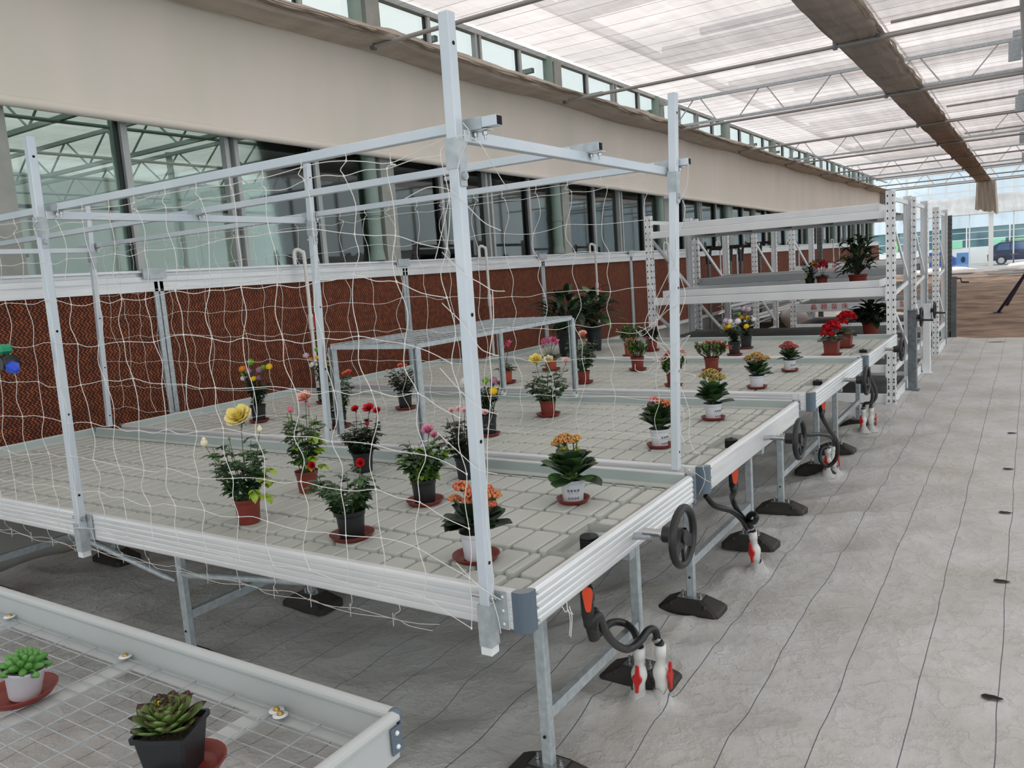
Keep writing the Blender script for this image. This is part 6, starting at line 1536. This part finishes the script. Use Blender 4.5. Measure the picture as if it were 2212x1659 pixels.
redhead('bright red geranium in a square pot, rear one of the fourth bench pair', 1826, 751, 'terracotta_square', 'square red saucer under the rear geranium', [(1815,690,0.05),(1826,683,0.055),(1836,683,0.05),(1822,697,0.045),(1845,686,0.03)])

def spurge(label, px, py, kind, dish, flowers, m, spread=0.13, h_=0.16, d=0.13, ph=0.12, dense=12, fn=10, greens=('leaf_mid','leaf_light','leaf_dark'), ftop=0):
    P = place(px, py, kind, d, ph, dish, dish_r=d*0.66)
    t = thing('potted_spurge', label, 'potted shrublet', P); pot_mesh(kind, P, d, ph, t)
    lm = MB(); sm = MB(); top = P+Vector((0,0,ph*0.9)); ends = []
    for k in range(dense):
        a = 2*pi*k/dense+R.uniform(-.2,.2); q = spread*R.uniform(0.3, 1.0); e = top+Vector((q*cos(a), q*sin(a), h_*R.uniform(0.65, 1.0))); ends.append(e)
        b = top+Vector((0.02*cos(a), 0.02*sin(a), 0)); pts = cat([b, b.lerp(e, 0.45)+Vector((q*0.2*cos(a), q*0.2*sin(a), -0.01)), e], 5); sm.tube(pts, [0.0045-0.0022*i/len(pts) for i in range(len(pts))], 5, 0, False)
        for i in range(52):
            s = R.uniform(0.35, 1.0)**0.7; p = pts[min(len(pts)-1, int(s*(len(pts)-1)))]
            leaf(lm, p+rnd_dir(-20,80)*R.uniform(0.004,0.030), rnd_dir(0, 80), R.uniform(0.024,0.042), R.uniform(0.012,0.019), R.randrange(len(greens)), 0.1, 0.2, 3)
    part(sm, 'stems', 'stem_brown', t); part(lm, 'foliage', list(greens), t)
    mb = MB()
    for (x, y, n) in flowers:
        c0 = ony(x, y, P.y)
        for k in range(int(n*1.5)):
            c = c0+Vector((R.uniform(-.030,.030), R.uniform(-.06,.06), R.uniform(-.016,.020)))
            for q in range(4): a = q*pi/2+k; leaf(mb, c, (cos(a), sin(a), 0.5), 0.017, 0.018, R.randrange(2), 0.2, -0.2, 3)
    part(mb, 'small_flowers', list(m), t)
    return t
spurge('leafy light green shrublet with few orange flowers in a red pot on the third bench', 1378, 800, 'terracotta', 'red saucer under the light green shrublet', [(1360,735,8),(1371,738,5),(1355,745,5),(1392,732,3)], ('petal_vermilion','petal_brick'), 0.12, 0.17, 0.135, 0.13, 14)
spurge('red-flowered shrublet in a red pot, behind the back right post', 1455, 834, 'terracotta', 'red saucer behind the back right post', [(1438,768,12),(1447,763,8),(1473,762,5),(1432,776,6),(1452,775,5)], ('petal_vermilion','petal_red'), 0.11, 0.13, 0.118, 0.11, 13)
spurge('wide red-orange flowering shrublet in a red-brown pot on the third bench', 1538, 803, 'terracotta', 'red saucer under the wide shrublet', [(1540,742,14),(1550,738,12),(1560,744,12),(1570,748,8),(1532,740,8),(1545,750,8),(1518,745,5),(1576,752,5)], ('petal_vermilion','petal_red'), 0.17, 0.15, 0.14, 0.13, 17)
spurge('orange-tipped shrublet in a tall brown pot, left on the fourth bench', 1361, 770, 'orange', 'red saucer under the tall brown pot', [(1352,722,5),(1362,718,4)], ('petal_orange','petal_brick'), 0.14, 0.22, 0.13, 0.15, 15)
spurge('dark shrublet with red tips in a red pot at the back of the fourth bench', 1409, 758, 'terracotta', 'red saucer under the dark red-tipped shrublet', [(1413,706,5),(1420,712,5),(1403,712,3)], ('petal_red','petal_dusk'), 0.13, 0.15, 0.135, 0.13, 14, 10, ('leaf_dark','leaf_deep','leaf_maroon'))

def big_leafy(label, P, kind, d, ph, n, L_, W_, rise, name, cat_, greens=('leaf_dark','leaf_deep'), spathes=(), stalk=0.16, low=10):
    t = thing(name, label, cat_, P); pot_mesh(kind, P, d, ph, t)
    lm = MB(); sm = MB(); top = P+Vector((0,0,ph*0.9))
    for k in range(n):
        a = 2.4*k+R.uniform(-.3,.3); f = R.random(); dd = rnd_dir(low, 80, a); e = top+dd*stalk*R.uniform(0.4,1.0)+Vector((0,0,rise*f)); sm.tube(cat([top, top.lerp(e, 0.6)+Vector((0,0,0.02)), e], 3), 0.0028, 5, 0, False)
        d2 = Vector((cos(a), sin(a), R.uniform(-0.5, 1.3))); leaf(lm, e, d2, L_*R.uniform(0.7,1.1), W_*R.uniform(0.8,1.1), R.randrange(len(greens)), R.uniform(0.2,0.7), 0.3, 6)
    part(sm, 'leaf_stalks', 'stem_dark', t); part(lm, 'foliage', list(greens), t)
    for (x, y, r) in spathes:
        c = ony(x, y, P.y-0.05); mb = MB(); mb.tube([top, c], 0.003, 5, 1, False); leaf(mb, c, (0.25,-0.1,1), r, r*0.42, 0, -0.15, 0.4, 5, (0,-1,0.2)); part(mb, 'flower_spathe', ['petal_cream','stem_green'], t)
    return t
P1 = onz(1229, 770, TZ); P1 += Vector((P1.x, P1.y, 0)).normalized()*0.09; P1.z = TZ
big_leafy('left tall black pot with long dark peace lily leaves, behind the wire shelf end', P1, 'big_black', 0.27, 0.31, 95, 0.30, 0.085, 0.24, 'potted_peace_lily', 'potted peace lily', ('leaf_dark','leaf_deep','leaf_dark'), [(1238,659,0.10)], 0.28)
P2 = onz(1284, 758, TZ); P2 += Vector((P2.x, P2.y, 0)).normalized()*0.08; P2.z = TZ
big_leafy('right tall black pot with broad dark peace lily leaves and a white spathe', P2, 'big_black', 0.23, 0.30, 95, 0.27, 0.095, 0.26, 'potted_peace_lily', 'potted peace lily', ('leaf_dark','leaf_deep','leaf_mid'), [(1268,663,0.13)], 0.24)
RZ = 1.455
PA = onz(1874, 612, RZ); PA.z = RZ
big_leafy('big bushy dark green plant in a red pot, right end of rack shelf', Vector((PA.x, 11.1, RZ)), 'terracotta', 0.24, 0.15, 110, 0.16, 0.075, 0.34, 'potted_foliage_plant', 'potted plant', ('leaf_deep','leaf_dark','leaf_deep','leaf_dark','leaf_mid'), (), 0.22, -5)
big_leafy('very dark spreading plant on the low rack shelf behind the fourth bench', Vector((-1.70, 11.0, 0.845)), 'terracotta', 0.22, 0.15, 100, 0.17, 0.09, 0.10, 'potted_foliage_plant', 'potted plant', ('leaf_deep',), (), 0.20, -10)
t = mum('small dark chrysanthemum with an orange ball on the rack shelf', 1750, 623, None, [(1757,569,0.032,'petal_orange'),(1764,575,0.028,'petal_brick'),(1740,600,0.020,'petal_gold'),(1762,585,0.03,'petal_lilac')], 0.14, 0.13, 0.13, 0.28, 22, RZ)
cyclamen('dark red cyclamen in a red pot on the rack shelf, beside the small chrysanthemum', 1776, 622, 'terracotta', None, [(1772,575),(1776,571),(1780,570),(1784,574),(1778,578),(1770,580),(1785,580)], 'petal_dusk', 'petal_red', 0.145, 0.14, RZ, 30, 0.10, br=0.045)

# ---------------------------------------------------------------- succulents on the mesh bench
MT = MZ-0.074
def rosette(mb, c, n, L_, W_, T_, m, mt, ax=None, elo=4, ehi=86, tipf=0.35, curl=-0.35):
    for k in range(n):
        f = k/(n-1); a = 2.39996*k; el = radians(elo+(ehi-elo)*f**1.15); L1 = L_*(1-0.50*f); d = Vector((cos(a)*cos(el), sin(a)*cos(el), sin(el)))
        s = Vector((-sin(a), cos(a), 0)); nn = s.cross(d)*-1
        if nn.z < 0: nn = -nn
        b = c+Vector((cos(a), sin(a), 0))*0.007*(1-f)+Vector((0,0,0.018*f)); st = 8; rings = []
        for i in range(st+1):
            t_ = i/st; w = W_*0.5*(0.42+1.1*t_ if t_ < 0.5 else 0.97*(1-((t_-0.5)/0.5)**2.6))*(1-0.45*f); w = max(w, 0.0008); th = T_*(1-t_*0.85)*(1-0.3*f)
            q = b+d*L1*t_+nn*(0.22*L1*t_*t_*(1 if curl < 0 else -1))
            rings.append([q-s*w+nn*w*0.30, q-s*w*0.5+nn*0.0, q-nn*0.0, q+s*w*0.5, q+s*w+nn*w*0.30, q-nn*th])
        for i in range(st):
            A, B_ = rings[i], rings[i+1]
            vs = A+B_
            fs = [(0,1,7,6),(1,2,8,7),(2,3,9,8),(3,4,10,9),(4,5,11,10),(5,0,6,11)]
            tip = i/st > 1-tipf
            mb.add(vs, fs, mt if tip else m, True)
            if not tip and i > 1: mb.add([A[0], A[0]*0.86+A[1]*0.14+nn*0.0004, B_[0]*0.86+B_[1]*0.14+nn*0.0004, B_[0]], [(0,1,2,3)], mt); mb.add([A[4], A[4]*0.86+A[3]*0.14+nn*0.0004, B_[4]*0.86+B_[3]*0.14+nn*0.0004, B_[4]], [(3,2,1,0)], mt)
# black square pot with the pointed red-tipped echeveria
EC = Vector((-1.552, 0.925, MT+0.004)); rz = radians(27)
t = thing('potted_echeveria', 'pointed green echeveria with dark red tips in a square black pot, on the mesh bench', 'potted succulent', EC)
mb = MB()
def sqring(w, z, c=0.006): return [(Matrix.Rotation(rz, 3, 'Z') @ Vector(p))+EC for p in ((-w+c,-w,z),(w-c,-w,z),(w,-w+c,z),(w,w-c,z),(w-c,w,z),(-w+c,w,z),(-w,w-c,z),(-w,-w+c,z))]
SW = 0.058
rg = [sqring(SW*0.76, 0), sqring(SW*0.97, 0.096), sqring(SW*1.07, 0.097), sqring(SW*1.08, 0.107), sqring(SW*0.98, 0.107), sqring(SW*0.93, 0.088)]
mb.add(sum(rg, []), [(r*8+k, r*8+(k+1) % 8, (r+1)*8+(k+1) % 8, (r+1)*8+k) for r in range(5) for k in range(8)]+[tuple(range(8))], 0)
part(mb, 'pot', 'black_pot_plastic', t)
mb = MB(); q = sqring(SW*0.93, 0.092); mb.add(q, [tuple(range(8))], 0)
for k in range(60): mb.sphere(EC+Matrix.Rotation(rz, 3, 'Z') @ Vector((R.uniform(-.045,.045), R.uniform(-.045,.045), 0.093)), R.uniform(0.002,0.005), 5, 4)
part(mb, 'soil', 'potting_soil', t)
mb = MB(); rosette(mb, EC+Vector((-0.004,-0.004,0.096)), 36, 0.090, 0.056, 0.008, 0, 1, elo=12, tipf=0.2); part(mb, 'leaf_rosette', ['succulent_green', 'succulent_tip'], t)
mb = MB()
for k in range(5): mb.sphere(EC+Vector((-0.016+R.uniform(-.005,.005), -0.010, 0.150+0.0025*k)), 0.0030, 6, 4)
part(mb, 'yellow_buds', 'petal_gold', t)
saucer(EC.x+0.016, EC.y+0.014, MT, 0.086, 'red saucer under the square black pot', 'red saucers on the mesh bench')
# white round pot with the glassy green haworthia, pot tilted in its saucer
HC = Vector((-2.238, 0.943, MT+0.004))
t = thing('potted_haworthia', 'bright green glassy haworthia in a tilted white pot, on the mesh bench at the left', 'potted succulent', HC)
ht = Matrix.Rotation(radians(8), 3, 'Y') @ Matrix.Rotation(radians(-4), 3, 'X')
mb = MB(); r, h = 0.052, 0.088
mb.lathe([(0.0,0.003),(r*0.70,0.0),(r*0.73,0.004),(r*0.92,h*0.84),(r*0.955,h*0.85),(r*0.985,h*0.97)], HC, 28, 0, ht); mb.lathe([(r*0.985,h*0.97),(r*1.06,h*0.975),(r*1.06,h),(r*0.96,h*1.01),(r*0.90,h*0.8)], HC, 28, 1, ht)
part(mb, 'pot', ['white_pot_plastic', 'black_pot_plastic'], t)
mb = MB(); mb.lathe([(0.0,h*0.9),(r*0.92,h*0.87)], HC, 20, 0, ht); part(mb, 'soil', 'potting_soil', t)
mb = MB()
for k in range(36):
    f = k/35; a = 2.39996*k; el = radians(2+80*f); d_ = ht @ Vector((cos(a)*cos(el), sin(a)*cos(el), sin(el))); b = HC+ht @ Vector((0.010*cos(a)*(1-f), 0.010*sin(a)*(1-f), h*0.88+0.012*f)); L1 = 0.060*(1-0.30*f)
    mb.tube([b, b+d_*L1*0.35, b+d_*L1*0.7, b+d_*L1*0.92, b+d_*L1], [0.006, 0.0120*(1-0.2*f), 0.0110*(1-0.25*f), 0.0055, 0.0004], 6, 0)
part(mb, 'leaf_rosette', 'succulent_bright', t)
saucer(HC.x-0.012, HC.y-0.006, MT, 0.092, 'large red saucer under the tilted white pot', 'red saucers on the mesh bench')
